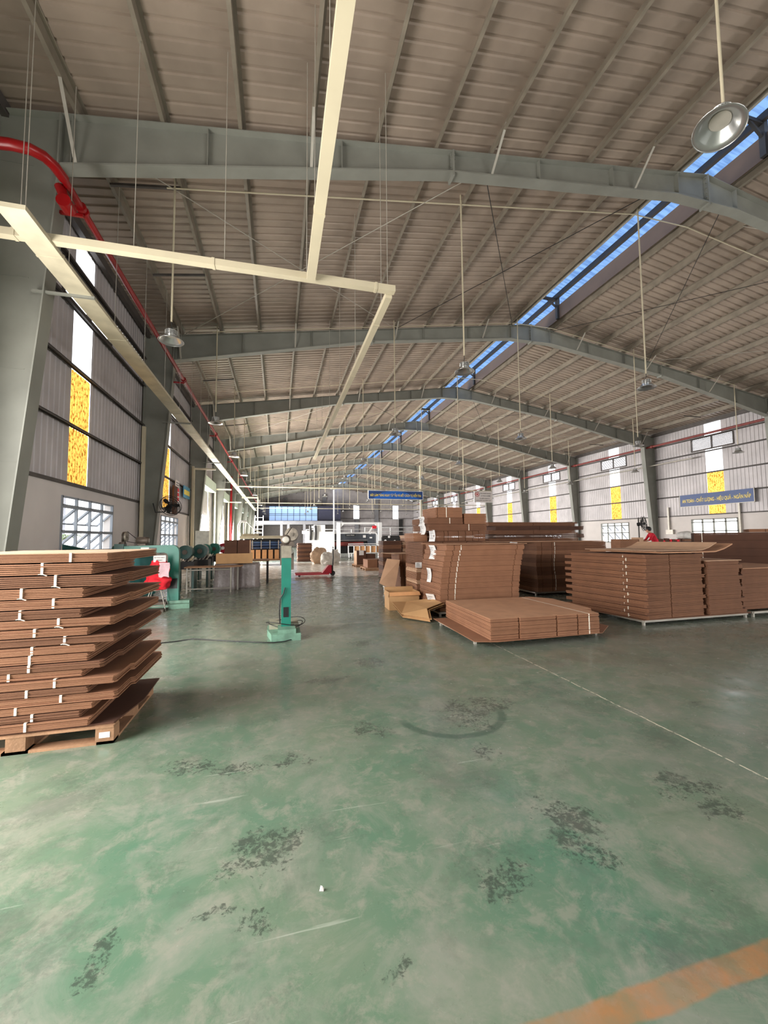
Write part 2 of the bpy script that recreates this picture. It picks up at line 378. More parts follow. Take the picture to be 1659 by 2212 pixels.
# ridge ventilator: raised cap of pale blue sheets on dark posts, curb along the right side of the opening
cap = MB()
for x0, z0, x1, z1 in ((8.95, 11.55, XM, 11.88), (XM, 11.88, 12.2, 11.55)):
    n = int((YE-YB)/0.3); vs = []; fs = []
    for i in range(n+1):
        y = YB + i*0.3; d = 0.03 if i % 2 else 0
        vs += [(x0, y, z0+d), (x1, y, z1+d)]
    fs = [(2*i, 2*i+1, 2*i+3, 2*i+2) for i in range(n)]
    cap.add(vs, fs)
rv = thing('ridge_ventilator', 'raised ventilator along the roof ridge with pale blue sheets over dark beams', 'roof vent', (XM, YB, 10.8))
inv_ = Matrix.Translation((-XM, -YB, -10.8))
def local(mb, M_=inv_): mb.v = [tuple(M_ @ Vector(v)) for v in mb.v]; return mb
local(cap).build('vent_cap', m_bluesheet, rv)
cb = MB(); cb.box(11.36, 11.40, YB, YE, 10.62, 11.2); local(cb).build('curb', mat('brown_curb_sheet', s(84, 66, 52), 0.6, 0, 0.1, 2), rv, label='brown curb sheet on the right of the opening')
cb = MB(); cb.box(9.78, 9.84, YB, YE, 10.66, 10.90); local(cb).build('curb', m_galv, rv)
for x_, z_ in ((11.24, 11.44),):
    cb = MB(); cb.box(x_-0.05, x_+0.07, YB, YE, z_, z_+0.18); local(cb).build('beam', m_dark, rv)
for k in range(1, 11):
    y = FY[k] - 0.9
    for yy in (y, ):
        cb = MB(); cb.bar((11.33, yy, 10.62), (11.33, yy, 11.5), 0.13); cb.bar((9.86, yy, 10.75), (9.86, yy, 11.6), 0.07)
        cb.bar((9.86, yy, 11.45), (11.33, yy, 11.45), 0.09); cb.bar((11.3, yy, 11.1), (10.75, yy, 11.5), 0.06)
        local(cb).build('post', m_dark, rv)
fls = MB()
for x0, x1 in ((9.3, 9.9), (11.30, 11.85)):
    pass
# ---- purlins
prng = []
for sd in ('left', 'right'):
    for k in range(11):
        X = -3.28 + 1.28*k if k < 11 else 0
        if X > 9.6: continue
        x = X if sd == 'left' else 2*XM - X
        z = ztop(x) + 0.02; q = 1 if sd == 'left' else -1
        mb = MB(); L_ = YE - YB
        prof = [(-0.035, 0.02), (-0.035, 0), (0.03, 0), (0.03, 0.19), (0.085, 0.20), (0.085, 0.205), (0.02, 0.205), (0.02, 0.008), (-0.028, 0.008), (-0.028, 0.02)]
        mb.prism([(a*q, b) for a, b in (prof if q == 1 else prof)], 0, L_, 'y')
        nm = ORD1[k] if k < 10 else 'last'
        o = mb.build('roof_purlin', m_purlin, loc=(x, YB, z))
        tag(o, 'galvanised roof purlin on the %s slope, %s up from the %s eave' % (sd, nm, sd), 'roof purlin', 'purlins of the %s roof slope' % sd)
# eave struts
for x, sd in ((XL+0.12, 'left'), (XR-0.12, 'right')):
    mb = MB(); mb.box(-0.06, 0.06, 0, YE-YB, 0, 0.22)
    tag(mb.build('eave_beam', m_girt, loc=(x, YB, ztop(x)-0.04)), 'dark steel eave beam along the top of the %s wall' % sd, 'eave beam')

# ---- portal frames
bots = [(-3.5, 7.64), (3.43, 9.13), (9.55, 9.97), (XM, 9.99)]
def rafter_mesh():
    mb = MB(); x0 = -3.5; mir = lambda pts: [(2*XM-x, z) for x, z in pts]
    top = [(-4.25, ztop(-4.25)), (XM, ztop(XM))]
    poly = [(-4.25, ztop(-4.25)), (XM, ztop(XM))] + [(2*XM+4.25, ztop(-4.25))] + mir(bots)[:3] + bots[::-1]
    poly = [(-4.25, ztop(-4.25)), (XM, ztop(XM)), (2*XM+4.25, ztop(-4.25))]
    mb.prism([(-3.5, ztop(-3.5)), (XM, ztop(XM)), (2*XM+3.5, ztop(-3.5)), (2*XM+3.5, 7.64), mir(bots)[1], mir(bots)[2], bots[2], bots[1], bots[0]], -0.006, 0.006, 'y')
    def flange(a, b, w=0.25, t=0.014): mb.bar((a[0], 0, a[1]), (b[0], 0, b[1]), w, t)
    flange(poly[0], poly[1]); flange(poly[1], poly[2])
    full = bots[:3] + mir(bots)[:3][::-1]
    for i in range(len(full)-1): flange(full[i], full[i+1], 0.25, 0.03)
    return mb
def botz(x):
    x = x if x < XM else 2*XM-x
    for (a, b), (c, d) in zip(bots, bots[1:]):
        if x <= c: return b + (d-b)*(x-a)/(c-a)
    return bots[-1][1]
stx = [-3.35, -1.27, 1.15, 5.6, 7.6, 9.6]; stx += [2*XM-x for x in stx]
def frame_proto():
    t = thing('portal_frame', '', 'steel frame', (XM, 0, 0))
    off = Matrix.Translation((-XM, 0, 0))
    local(rafter_mesh(), off).build('rafter', m_steel, t)
    for q in (1, -1):
        c = MB(); X = lambda x: (x - XM)*q
        pr = [(-4.06, 0), (-3.96, 1.4), (-3.66, 5.0), (-3.52, 7.0), (-3.5, 8.5)]
        c.prism([(X(-4.38), 0)] + [(X(a), b) for a, b in pr] + [(X(-4.38), 8.42)], -0.006, 0.006, 'y')
        for a, b in zip(pr, pr[1:]): c.bar((X(a[0]), 0, a[1]), (X(b[0]), 0, b[1]), 0.30, 0.022, up=(0, 1, 0)) if False else c.add(
            [(X(a[0])+dx, y, a[1]) for dx in (-0.01, 0.01) for y in (-0.15, 0.15)] + [(X(b[0])+dx, y, b[1]) for dx in (-0.01, 0.01) for y in (-0.15, 0.15)],
            [(0,1,3,2),(4,6,7,5),(0,4,5,1),(2,3,7,6),(0,2,6,4),(1,5,7,3)])
        c.box(min(X(-4.39), X(-4.37)), max(X(-4.39), X(-4.37)), -0.15, 0.15, 0, 8.42)
        for z in (2.72, 4.2, 5.7, 7.6):
            xi = -4.38 if q else 0
            c.box(min(X(-4.38), X(-3.9)), max(X(-4.38), X(-3.9)), -0.012, 0.012, z, z+0.012)
        c.box(min(X(-4.42), X(-3.95)), max(X(-4.42), X(-3.95)), -0.2, 0.2, 0.0, 0.03)
        c.build('column', m_steel, t)
    for x in stx:
        g = MB(); z0 = botz(x) + 0.0; g.box(x-XM-0.006, x-XM+0.006, -0.11, 0.11, z0, ztop(x)); g.build('stiffener', m_steel, t)
    for x in (3.5, XM, 2*XM-3.5):      # bolted splice plates
        g = MB(); z0, z1 = botz(x)-0.09, ztop(x)+0.02
        g.box(x-XM-0.02, x-XM+0.02, -0.13, 0.13, z0, z1)
        for k in range(6):
            z = z0 + 0.08 + (z1-z0-0.16)*k/5
            for y in (-0.08, 0.08): g.box(x-XM-0.05, x-XM+0.05, y-0.015, y+0.015, z-0.015, z+0.015)
        g.build('splice_plate', m_steel, t)
    for k in (0, 3, 6, 9):
        for q in (1, -1):
            x = -3.28 + 1.28*k; x = x if q == 1 else 2*XM - x
            g = MB()
            for sy in (-1, 1): g.bar((x-XM, sy*0.10, botz(x)+0.02), (x-XM, sy*0.72, ztop(x)+0.10), 0.05, 0.012)
            g.build('fly_brace', m_galv, t)
    return t
fp = frame_proto()
flab = {0: 'steel portal frame standing behind the camera', 1: 'steel portal frame directly overhead of the camera'}
for i, y in enumerate(FY):
    o = fp if i == 0 else dup(fp)
    o.location = (XM, y, 0)
    o['label'] = flab.get(i, 'grey-green tapered steel portal frame, %s of the frames seen ahead' % (ORD[i-2] if i > 1 else ''))
    o['group'] = 'portal frames'

# ---- side walls
m_louvre = mat('grey_louvre_blade', s(150, 142, 140), 0.5, 0, 0.06, 2)
wn = [0]
def wname():
    wn[0] += 1; return 'window_%d' % wn[0]
def corr(mb, X, q, y0, y1, z0, z1, P=0.2, d=0.016):
    ys = [y0]; n = int((y1-y0)/P)
    pts = [(y0, 0)]
    for i in range(n):
        b = y0 + i*P
        pts += [(b+0.04, 0), (b+0.055, d), (b+0.10, d), (b+0.115, 0)]
    pts.append((y1, 0)); vs = []
    for y, k in pts: vs += [(X + q*k, y, z0), (X + q*k, y, z1)]
    mb.add(vs, [(2*i, 2*i+2, 2*i+3, 2*i+1) for i in range(len(pts)-1)])
def roofz(x): return ztop(x) + 0.2
def side_wall(sd):
    q = 1 if sd == 'left' else -1; X = XL if sd == 'left' else XR
    zt = roofz(X); pl = MB(); cl = MB(); T = 0.2
    def plb(y0, y1, z0, z1):
        if y1 > y0: pl.box(min(X, X-q*T), max(X, X-q*T), y0, y1, z0, z1)
    for i in range(11):
        y0 = FY[i+0] if i else YB; y1 = FY[i+1] if i+1 < len(FY) else YE
        if i == 0: y0, y1 = YB, FY[1]
        base = FY[i]
        door = sd == 'left' and 4 <= i <= 9
        gate = i == 1  # the unseen right-hand gate opening is added for its light
        if sd == 'left': wy0, wy1, sy0, sy1, ly0, ly1 = base+2.5, base+5.24, base+2.72, base+3.66, base+2.2, base+4.7
        else: wy0, wy1, sy0, sy1, ly0, ly1 = base+2.35, base+5.05, base+2.98, base+3.96, base+2.32, base+4.78
        if gate:
            plb(y0, y0+0.6, 0, ZW); plb(y1-1.4, y1, 0, ZW)
            dz = 4.2
            corr(cl, X, q, y0, y0+0.6, ZW, zt); corr(cl, X, q, y1-1.4, y1, ZW, zt); corr(cl, X, q, y0+0.6, y1-1.4, dz, zt)
            continue
        if door:
            d0, d1 = base+2.0, base+6.0
            plb(y0, d0, 0, ZW); plb(d1, y1, 0, ZW)
            corr(cl, X, q, y0, d0, ZW, zt); corr(cl, X, q, d1, y1, ZW, zt); corr(cl, X, q, d0, d1, 5.0, zt)
            dn = i-3
            dr = MB(); 
            n = 22
            for k in range(n): dr.box(X-q*0.06-0.012, X-q*0.06+0.012, d0, d1, 3.0+k*2.0/n+0.008, 3.0+(k+1)*2.0/n)
            ob = struct(dr.build('door_%d' % dn, m_clad))
            hb = MB(); hb.box(X-0.05, X+0.45, d0-0.15, d1+0.15, 4.55, 5.15); hb.build('roller_housing', mat('pale_green_housing', s(196, 210, 196), 0.5, 0, 0.05, 2), ob)
            gb = MB(); gb.box(X-0.02, X+0.06, d0-0.08, d0, 0, 4.6); gb.box(X-0.02, X+0.06, d1, d1+0.08, 0, 4.6); gb.build('guide_rail', m_galv, ob)
            continue
        # masonry with a window
        wz0, wz1 = 0.95, 2.46
        if i < 10:
            plb(y0, wy0, 0, ZW); plb(wy1, y1, 0, ZW); plb(wy0, wy1, 0, wz0); plb(wy0, wy1, wz1, ZW)
            make_window(sd, X, q, wy0, wy1, wz0, wz1, i)
        else: plb(y0, y1, 0, ZW)
        # cladding around strip
        if i < 10:
            corr(cl, X, q, y0, min(sy0, ly0) if False else sy0, ZW, 6.78); corr(cl, X, q, sy1, y1, ZW, 6.78)
            corr(cl, X, q, y0, ly0, 6.78, 7.52); corr(cl, X, q, ly1, y1, 6.78, 7.52)
            corr(cl, X, q, y0, sy0, 7.52, zt); corr(cl, X, q, sy1, y1, 7.52, zt); corr(cl, X, q, sy0, sy1, 8.34, zt)
            for z0, z1, mm in ((ZW, 4.0, m_amber), (4.0, 5.3, m_amber), (5.3, 6.70, m_milk), (7.52, 8.34, m_milk)):
                w = MB(); corr(w, X-q*0.01, q, sy0, sy1, z0+0.03, z1-0.01, 0.12, 0.02)
                struct(w.build(wname(), mm))
            w = MB(); xx = X + q*0.0
            corrz = MB()
            n = 8
            for k in range(n):
                z = 6.79 + 0.70*k/n
                for a, b in ((ly0, (ly0+ly1)/2-0.03), ((ly0+ly1)/2+0.03, ly1)):
                    corrz.add([(X+q*0.03, a, z), (X+q*0.03, b, z), (X-q*0.02, b, z+0.076), (X-q*0.02, a, z+0.076)], [(0, 1, 2, 3)])
            lo = struct(corrz.build(wname(), m_louvre))
            fr = MB()
            for a in (ly0-0.03, (ly0+ly1)/2-0.03, ly1-0.03): fr.box(X-0.05, X+0.05, a, a+0.06, 6.76, 7.54)
            fr.box(X-0.05, X+0.05, ly0, ly1, 6.74, 6.79); fr.box(X-0.05, X+0.05, ly0, ly1, 7.50, 7.55)
            fr.build('window_frame', m_girt, lo)
            if z1 and False: pass
            # solid cladding behind lower strip between strip columns of the louvre band is open
        else:
            corr(cl, X, q, y0, y1, ZW, zt)
    w = struct(pl.build('wall_%s' % sd, m_plaster))
    cl.build('cladding', m_clad, w)
    cp = MB(); cp.box(X-0.04, X+0.05, YB, FY[1]+0.6, ZW-0.02, ZW+0.05); cp.box(X-0.05, X+0.05, FY[2], YE if sd == 'right' else FY[4]+2.0, ZW-0.02, ZW+0.05); cp.build('sill_flashing', m_girt, w)
    for z in (4.0, 5.3, 6.62, 7.56):
        for i in range(0 if sd == 'right' else 2, 11):
            if sd == 'left' and 4 <= i <= 9 and z < 5.1: continue
            y0 = FY[i]+0.16 if i else YB; y1 = (FY[i+1] if i+1 < len(FY) else YE) - 0.16
            g = MB(); a = X + q*0.04; b_ = X + q*0.14
            g.box(min(a, b_), max(a, b_), y0, y1, z, z+0.012); g.box(min(a, a+q*0.01), max(a, a+q*0.01), y0, y1, z-0.03, z+0.06)
            g.box(min(b_, b_-q*0.01), max(b_, b_-q*0.01), y0, y1, z-0.035, z+0.012)
            g.build('girt', m_girt, w)
def make_window(sd, X, q, y0, y1, z0, z1, i):
    f = MB(); a, b = X-0.03, X+0.03
    for z in (z0, (z0+z1)/2-0.02, z1-0.22, z1-0.04): f.box(a, b, y0, y1, z, z+(0.035 if sd == 'left' else 0.06))
    nn = 4
    for k in range(nn+1):
        y = y0 + (y1-y0)*k/nn; y = min(max(y, y0+0.02), y1-0.02); hw = 0.018 if sd == 'left' else 0.04; f.box(a, b, y-hw, y+hw, z0, z1)
    w = struct(f.build(wname(), m_sash if sd == 'left' else m_steel))
    # two rows of top-hung sashes tilted outwards
    if 1 < i < 7 and not (sd == 'right' and i == 3):
        for (zb, zt_) in ((z0+0.03, (z0+z1)/2-0.03), ((z0+z1)/2+0.03, z1-0.24)):
            for k in range(nn):
                ya, yb = y0+(y1-y0)*k/nn+0.03, y0+(y1-y0)*(k+1)/nn-0.03
                h = zt_-zb; ox = -q*h*0.72; oz = h*0.70
                g = MB(); P = [(X, ya, zt_), (X, yb, zt_), (X+ox, yb, zt_-oz), (X+ox, ya, zt_-oz)]
                for p0, p1 in zip(P, P[1:]+P[:1]): g.bar(p0, p1, 0.04)
                sh = g.build('sash', m_sash, w)
                g2 = MB(); g2.add(P, [(0, 1, 2, 3)]); g2.build('pane', m_glass, sh)
    if sd == 'right' or True:
        pn = MB(); pn.box(X-q*0.02-0.002, X-q*0.02+0.002, y0, y1, z1-0.2, z1-0.03); pn.build('pane', m_glass, w)
side_wall('left'); side_wall('right')

# ---- far end wall with two white strips, mezzanine and office window
ew = MB()
def corrx(mb, Y, x0, x1, z0, z1, P=0.25, d=0.03):
    n = max(1, int((x1-x0)/P)); pts = [(x0, 0)]
    for i in range(n):
        b = x0 + i*P; pts += [(b+0.04, 0), (b+0.06, d), (b+0.12, d), (b+0.14, 0)]
    pts.append((x1, 0)); vs = []
    for x, k in pts: vs += [(x, Y-k, z0), (x, Y-k, z1)]
    mb.add(vs, [(2*i, 2*i+1, 2*i+3, 2*i+2) for i in range(len(pts)-1)])
zs = roofz(XL)
for a, b, z0, z1 in ((XL, 13.7, 0, zs), (13.7, 14.8, 0, 5.05), (13.7, 14.8, 7.6, zs), (14.8, 21.4, 0, zs), (21.4, 22.5, 0, 5.05), (21.4, 22.5, 7.6, zs), (22.5, XR, 0, zs)):
    corrx(ew, YE, a, b, z0, z1)
ew.add([(XL, YE, zs), (XR, YE, zs), (XM, YE, ztop(XM)+0.25)], [(0, 1, 2)])
ewo = struct(ew.build('wall_back', m_clad))
for z in (2.0, 3.6, 5.1, 6.6, 7.8):
    g = MB(); g.box(XL, XR, YE-0.2, YE-0.08, z, z+0.08); g.build('girt', m_girt, ewo)
for x in (1.2, 8.2, 14.25, 18.1, 22.9):
    g = MB(); g.box(x-0.35, x+0.35, YE-0.5, YE-0.1, 0, 5.0 if x in (14.25, 22.9) else (9.5 if x > 2 else 8.8)); g.build('end_post', m_mezz if x != 22.9 else m_dark, ewo)
for x in (13.7, 21.4):
    w = MB(); corrx(w, YE, x, x+1.1, 5.05, 7.6, 0.2, 0.02); struct(w.build(wname(), m_milk))
mz = thing('mezzanine_office', 'raised office with blue glazing given a glow on a grey deck at the far left end', 'mezzanine', (3, 68, 0))
L2 = Matrix.Translation((-3, -68, 0))
g = MB(); g.box(-4.3, 10.5, 68, 73.9, 3.78, 4.36); local(g, L2).build('deck', m_mezz, mz)
g = MB(); g.box(-3.6, -1.5, 70, 73.8, 4.36, 6.95); g.box(6.5, 10.5, 70, 73.8, 4.36, 6.9); g.box(-3.6, 10.5, 70.2, 73.9, 6.9, 7.05); local(g, L2).build('office_wall', m_navypanel, mz)
g = MB(); g.box(-1.5, 6.5, 70, 70.05, 4.5, 6.9); go = local(g, L2).build('glazing', m_glowglass, mz)
g = MB()
for k in range(9): g.box(-1.5+k-0.03, -1.5+k+0.03, 69.9, 70.0, 4.4, 6.9)
for z in (4.42, 5.35, 5.6, 6.85): g.box(-1.5, 6.5, 69.9, 70.0, z, z+0.06)
local(g, L2).build('mullions', m_dark, mz)
for x in (0.5, 1.6, 4.2, 9.5):
    g = MB(); g.box(x-0.2, x+0.2, 68.2, 68.6, 0, 3.8); local(g, L2).build('support_post', m_mezz, mz)
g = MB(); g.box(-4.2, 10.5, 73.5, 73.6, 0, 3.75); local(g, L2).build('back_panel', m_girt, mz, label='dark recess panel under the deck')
rail = MB()
for z in (4.36+0.5, 4.36+1.0): pass

# ---- wall behind the camera with an opening added to let light in
nw = MB()
for a, b, z0, z1 in ((XL, 4.2, 0, ZW), (13.8, XR, 0, ZW)): nw.box(a, b, YB-0.2, YB, z0, z1)
nwo = struct(nw.build('wall_front', m_plaster))
g = MB()
for a, b, z0, z1 in ((XL, 4.2, ZW, zs), (4.2, 13.8, 5.2, zs), (13.8, XR, ZW, zs)): corrx(g, YB, a, b, z0, z1)
g.add([(XL, YB, zs), (XR, YB, zs), (XM, YB, ztop(XM)+0.25)], [(0, 2, 1)]); g.build('cladding', m_clad, nwo)
# ------------------------------------------------------------------ overhead services
def rel(mb, x, y, z): return local(mb, Matrix.Translation((-x, -y, -z)))
# cable trunking: one run along the left columns, one across the hall, two along the hall from it
def trunk(label, p, q, w, h, hangers, m=m_cream, deep=0.0, brackets=()):
    p = Vector(p); q = Vector(q); d = (q-p).normalized(); L_ = (q-p).length
    t = thing('cable_trunking', label, 'cable trunking', p, 0, 'cream cable trunking')
    b = MB(); b.bar((0,0,0), q-p, w, h); b.build('channel', m, t)
    k = 0.9
    while k < L_:
        c = d*k; j = MB(); j.bar(c-d*0.02, c+d*0.02, w+0.012, h+0.012); j.build('joint_cover', m, t); k += 2.45
    for (u, ztop_) in hangers:
        c = d*u; g = MB(); g.tube([(c.x, c.y, 0), (c.x, c.y, ztop_-p.z)], 0.006, 5); g.build('hanger_wire', m_galv, t)
    for (u, x1) in brackets:
        g = MB(); c = d*u; g.box(min(0, x1-p.x)-0.18, 0.2, c.y-0.02, c.y+0.02, -0.07, -0.03); g.build('bracket', m_steel, t)
    return t
def zr(x): return ztop(x)+0.03
trunk('cream cable trunking running along the left row of columns', (-3.13, 5.55, 5.5), (-3.15, 60, 5.5), 0.32, 0.06,
      [(u, zr(-2.9)) for u in (0.3, 1.4, 3.2, 5.0, 6.8, 8.6, 10.4, 12.2, 14.0, 16, 18, 20, 23, 26, 29, 33, 37)], brackets=[(FY[k]-5.45-0.2, -3.62) for k in range(2, 9)], m=mat('dull_cream_trunking', s(204, 194, 168), 0.5, 0, 0.12, 3))
g = trunk('cream cable trunking crossing the hall in front of the nearest frame', (-4.3, 6.17, 5.55), (1.82, 6.13, 5.55), 0.11, 0.10, [(u, zr(-4.3+u)) for u in (0.95, 2.3, 3.5, 4.7, 6.0)])
trunk('cream cable trunking running from the crossing away down the hall', (1.74, 6.2, 5.5), (1.74, 20.4, 5.5), 0.11, 0.10, [(u, zr(1.74)) for u in (0.5, 3, 5.5, 8, 10.5, 13)])
trunk('cream cable trunking running overhead from the crossing towards the camera', (0.46, -3.5, 5.5), (0.46, 6.07, 5.5), 0.13, 0.10, [(u, zr(0.46)) for u in (4, 6.3, 7.2, 8.9)])
# red fire main
fm = thing('fire_main_pipe', 'red fire main pipe bending round the nearest left column and running along the hall', 'pipe', (-3.2, 6.45, 7.0))
P = [(-2.5, 0, 0.02), (-0.45, 0, 0.0)] + [(-0.45+0.38*math.sin(a), 0.38*(1-math.cos(a)), -0.0) for a in (R(20), R(45), R(70), R(90))]
g = MB(); g.tube([(-1.05, -0.1, -0.12), (-0.4, -0.1, -0.05), (-0.2, -0.06, -0.03), (-0.08, 0.03, -0.02), (-0.02, 0.18, -0.01), (0, 0.4, 0)], 0.075, 12); g.build('elbow', m_red, fm)
g = MB(); g.tube([(0, 0.4, 0), (0, 62, 0)], 0.055, 12); g.build('pipe_run', m_red, fm)
g = MB(); g.tube([(-0.12, 0.55, -0.02), (-0.02, 0.55, -0.25)], 0.07, 10); g.cyl((-0.02, 0.45, -0.3), 0.10, 0.2, 'y'); g.build('valve', m_red, fm)
for k in range(2, 9):
    g = MB(); g.cyl((0, FY[k]-6.45-0.08, 0), 0.085, 0.05, 'y', 12); g.cyl((0, FY[k]-6.45+0.02, 0), 0.085, 0.05, 'y', 12); g.box(-0.35, 0.02, FY[k]-6.45-0.02, FY[k]-6.45+0.02, -0.13, -0.08); g.build('flange', m_red, fm)
fd = thing('fire_riser_pipe', 'dark red vertical fire riser on the left wall beyond the third column', 'pipe', (-3.95, 37.0, 0))
g = MB(); g.tube([(0, 0, 0.05), (0, 0, 6.9)], 0.09, 10); g.build('riser', m_red, fd); g = MB(); g.cyl((0, 0, 2.6), 0.13, 0.12); g.cyl((0, 0, 1.2), 0.13, 0.1); g.build('flange', m_red, fd)
f2 = thing('fire_main_pipe', 'dull red fire main pipe high along the right wall', 'pipe', (25.0, YB, 7.6))
g = MB(); g.tube([(0, 0, 0), (0, 80, 0)], 0.07, 10); g.build('pipe_run', m_redrust, f2)
for k in range(1, 10):
    g = MB(); g.cyl((0, FY[k]-YB-0.5, 0), 0.11, 0.12, 'y', 12); g.build('coupling', m_redrust, f2)
f3 = MB(); f3.tube([(0, 0, 0), (0, 44, 0)], 0.045, 8)
tag(f3.build('electrical_conduit', m_galv, loc=(25.1, 19.4, 6.3)), 'pale conduit running along the right wall above the yellow panels', 'conduit')

# lamp rows: conduit following the roof, pendant lamps
LX = [-2.1, 4.3, 9.75, 15.8, 21.9]; LY = [2.8] + [8.66+5.95*k for k in range(11)]
def lamp_proto():
    t = thing('pendant_lamp', '', 'lamp', (0, 0, 0))
    g = MB(); g.lathe([(0.10, 0.165), (0.13, 0.155), (0.225, 0.035), (0.30, 0.0), (0.305, 0.004), (0.23, 0.045), (0.135, 0.165)], n=28); g.build('reflector', m_alu, t)
    g = MB(); g.lathe([(0.297, 0), (0.303, -0.008), (0.309, 0), (0.303, 0.008), (0.297, 0)], n=28); g.build('rim', m_alu, t)
    g = MB(); g.cyl((0, 0, 0.14), 0.125, 0.02, n=24); g.build('lens', m_galv, t)
    g = MB(); g.cyl((0, 0, 0.165), 0.105, 0.12, n=20)
    for k in range(28):
        c_, s_ = math.cos(2*math.pi*k/28), math.sin(2*math.pi*k/28)
        for r_ in (0.1, 0.13): g.bar((r_*c_, r_*s_, 0.17), (r_*c_, r_*s_, 0.28), 0.009, 0.03, up=(c_, s_, 0))
    for z in (0.19, 0.225, 0.26): g.lathe([(0.105, z), (0.15, z), (0.15, z+0.006), (0.105, z+0.006)], n=28)
    g.build('heat_sink', m_alu, t)
    g = MB(); g.tube([(0.03, 0, 0.28), (0.035, 0, 0.34), (0, 0, 0.38), (0, 0, 0.53)], 0.010, 6); g.build('hook', m_dark, t)
    return t
lp = lamp_proto(); first = True
colname = ['over the left side', 'left of centre', 'under the roof ridge', 'right of centre', 'near the right wall']
rods = {}
for j, y in enumerate(LY):
    for i, x in enumerate(LX):
        if j == 0 and i != 1: continue
        o = dup(lp)
        z = 5.45 + (0.0 if i < 2 else (0.1 if i != 4 else 0.05)) + random.uniform(-0.02, 0.02)
        o.location = (x, y, z)
        o.rotation_euler = (0, 0, random.uniform(0, 6))
        if j == 0: o.rotation_euler = (R(-3), R(17), 0)
        o['label'] = ('large bell lamp on a white rod at top right, nearest of all' if j == 0 else
            'grey bell pendant lamp %s, in the %s lamp row ahead' % (colname[i], ORD[j-1]))
        o['group'] = 'bell pendant lamps'; o.scale = (0.77, 0.77, 0.77) if j else (0.72, 0.72, 0.72)
        zt = ztop(x) + 0.20
        if i not in rods: rods[i] = {}
        key = round(zt - z, 1)
        r_ = MB(); ox_ = 0.11 if j == 0 else 0
        r_.tube([(ox_, 0, 0.40/0.77 if j else 0.42), (ox_, 0, (zt - z)/0.77)], 0.025 if j else 0.020, 7)
        ro = r_.build('rod', m_cream, o); ro.rotation_euler = (0, 0, 0)
        if j == 0:
            o.location = (4.22, 2.8, 5.53)
            # keep the rod vertical although the bell hangs askew
            ro.matrix_parent_inverse = o.rotation_euler.to_matrix().to_4x4().inverted()
for ch in [k for k in bpy.data.objects if k.parent == lp]: bpy.data.objects.remove(ch)
bpy.data.objects.remove(lp)
for j, y in enumerate(LY[1:]):
    c = MB(); pts = [(LX[0]-0.15, 0, ztop(LX[0]-0.15)-0.05), (9.6, 0, ztop(9.6)-0.04), (11.5, 0, ztop(11.5)-0.05), (LX[4]+0.2, 0, ztop(LX[4])-0.05)]
    c.tube([(p[0]-LX[0], 0, p[2]-8) for p in pts], 0.016, 6)
    tag(c.build('electrical_conduit', m_cream, loc=(LX[0], y, 8)), 'thin pale conduit following the roof above the %s lamp row ahead' % ORD[j], 'conduit', 'lamp row conduits')
# dark struts and thin rods between the purlins
for k in range(2, 10):
    for (dx, dy, x1, x2, yy) in ((0, 0, -3.28, -2.0, 1.25), (0, 0, -3.28, -2.0, 4.1)):
        g = MB(); g.bar((0, 0, 0), (x2-x1, 0, (x2-x1)*0.155), 0.05)
        o = g.build('purlin_strut', m_girt, loc=(x1, FY[k]+yy, ztop(x1)+0.0))
        tag(o, 'dark strut between the lowest left purlins, %s one in the %s bay ahead' % ('first' if yy < 2 else 'second', ORD[k-2]), 'strut', 'dark purlin struts')
        if k < 8:
            g = MB(); g.bar((0, 0, 0), (-1.28, 0, 0.155*1.28 - 0.2), 0.04)
            o = g.build('purlin_strut', m_girt, loc=(2*XM-x1-0.0, FY[k]+yy+2.0, ztop(x1)-0.02))
            tag(o, 'dark strut below the lowest right purlins, %s one in the %s bay ahead' % ('first' if yy < 2 else 'second', ORD[k-2]), 'strut', 'dark purlin struts')
for k in (2, 4, 6):
    for (xa, xb, nm) in ((-3.2, 4.4, 'left slope'), (4.4, 9.6, 'upper left slope'), (16.8, 11.6, 'upper right slope'), (24.3, 16.8, 'right slope')):
        for a, b in ((xa, xb), (xb, xa)):
            g = MB(); p = Vector((a, FY[k]+0.2, ztop(a)-0.06)); q = Vector((b, FY[k+1]-0.2, ztop(b)-0.06)); g.tube([(0,0,0), q-p], 0.011, 5)
            tag(g.build('bracing_rod', m_dark if nm.startswith('upper') else m_galv, loc=p), 'thin roof bracing rod on the %s, %s bay ahead, %s end nearer' % (nm, ORD[k-2], 'lower' if a == xa else 'upper'), 'bracing rod', 'roof bracing rods')

# ---- banners and signs
def pipe_thing(label, p, q, r=0.03, drops=()):
    p = Vector(p); g = MB(); g.tube([(0,0,0), Vector(q)-p], r, 8)
    t = thing('hanging_rail', label, 'rail', p); g.build('rail', m_cream, t)
    for (u, z1) in drops:
        h = MB(); h.tube([(u, 0, 0), (u, 0, z1-p.z)], 0.02, 6); h.build('drop_rod', m_cream, t)
pipe_thing('long pale rail across the hall that carries the blue banner', (-2.95, 30.0, 5.2), (17.1, 30.0, 5.25), 0.045, [(0.2, 8.6), (6.9, 1.4+4.0), (13.87, 9.6), (17.5, 8.9)])
pipe_thing('thin pale rail across the hall behind the blue banner', (-2.9, 38.2, 4.75), (21, 38.2, 4.75), 0.035, [(2, 9), (12, 10), (20, 9)])
pipe_thing('thin pale rail across the hall near the far end', (-2.9, 52.4, 5.3), (21, 52.4, 5.3), 0.035, [(3, 9), (15, 10)])
vp = MB(); vp.box(-0.06, 0.06, -0.06, 0.06, 0, 5.9); tag(vp.build('downpipe', m_cream, loc=(10.9, 30.1, 1.3)), 'cream vertical trunking beside the right end of the blue banner', 'trunking')
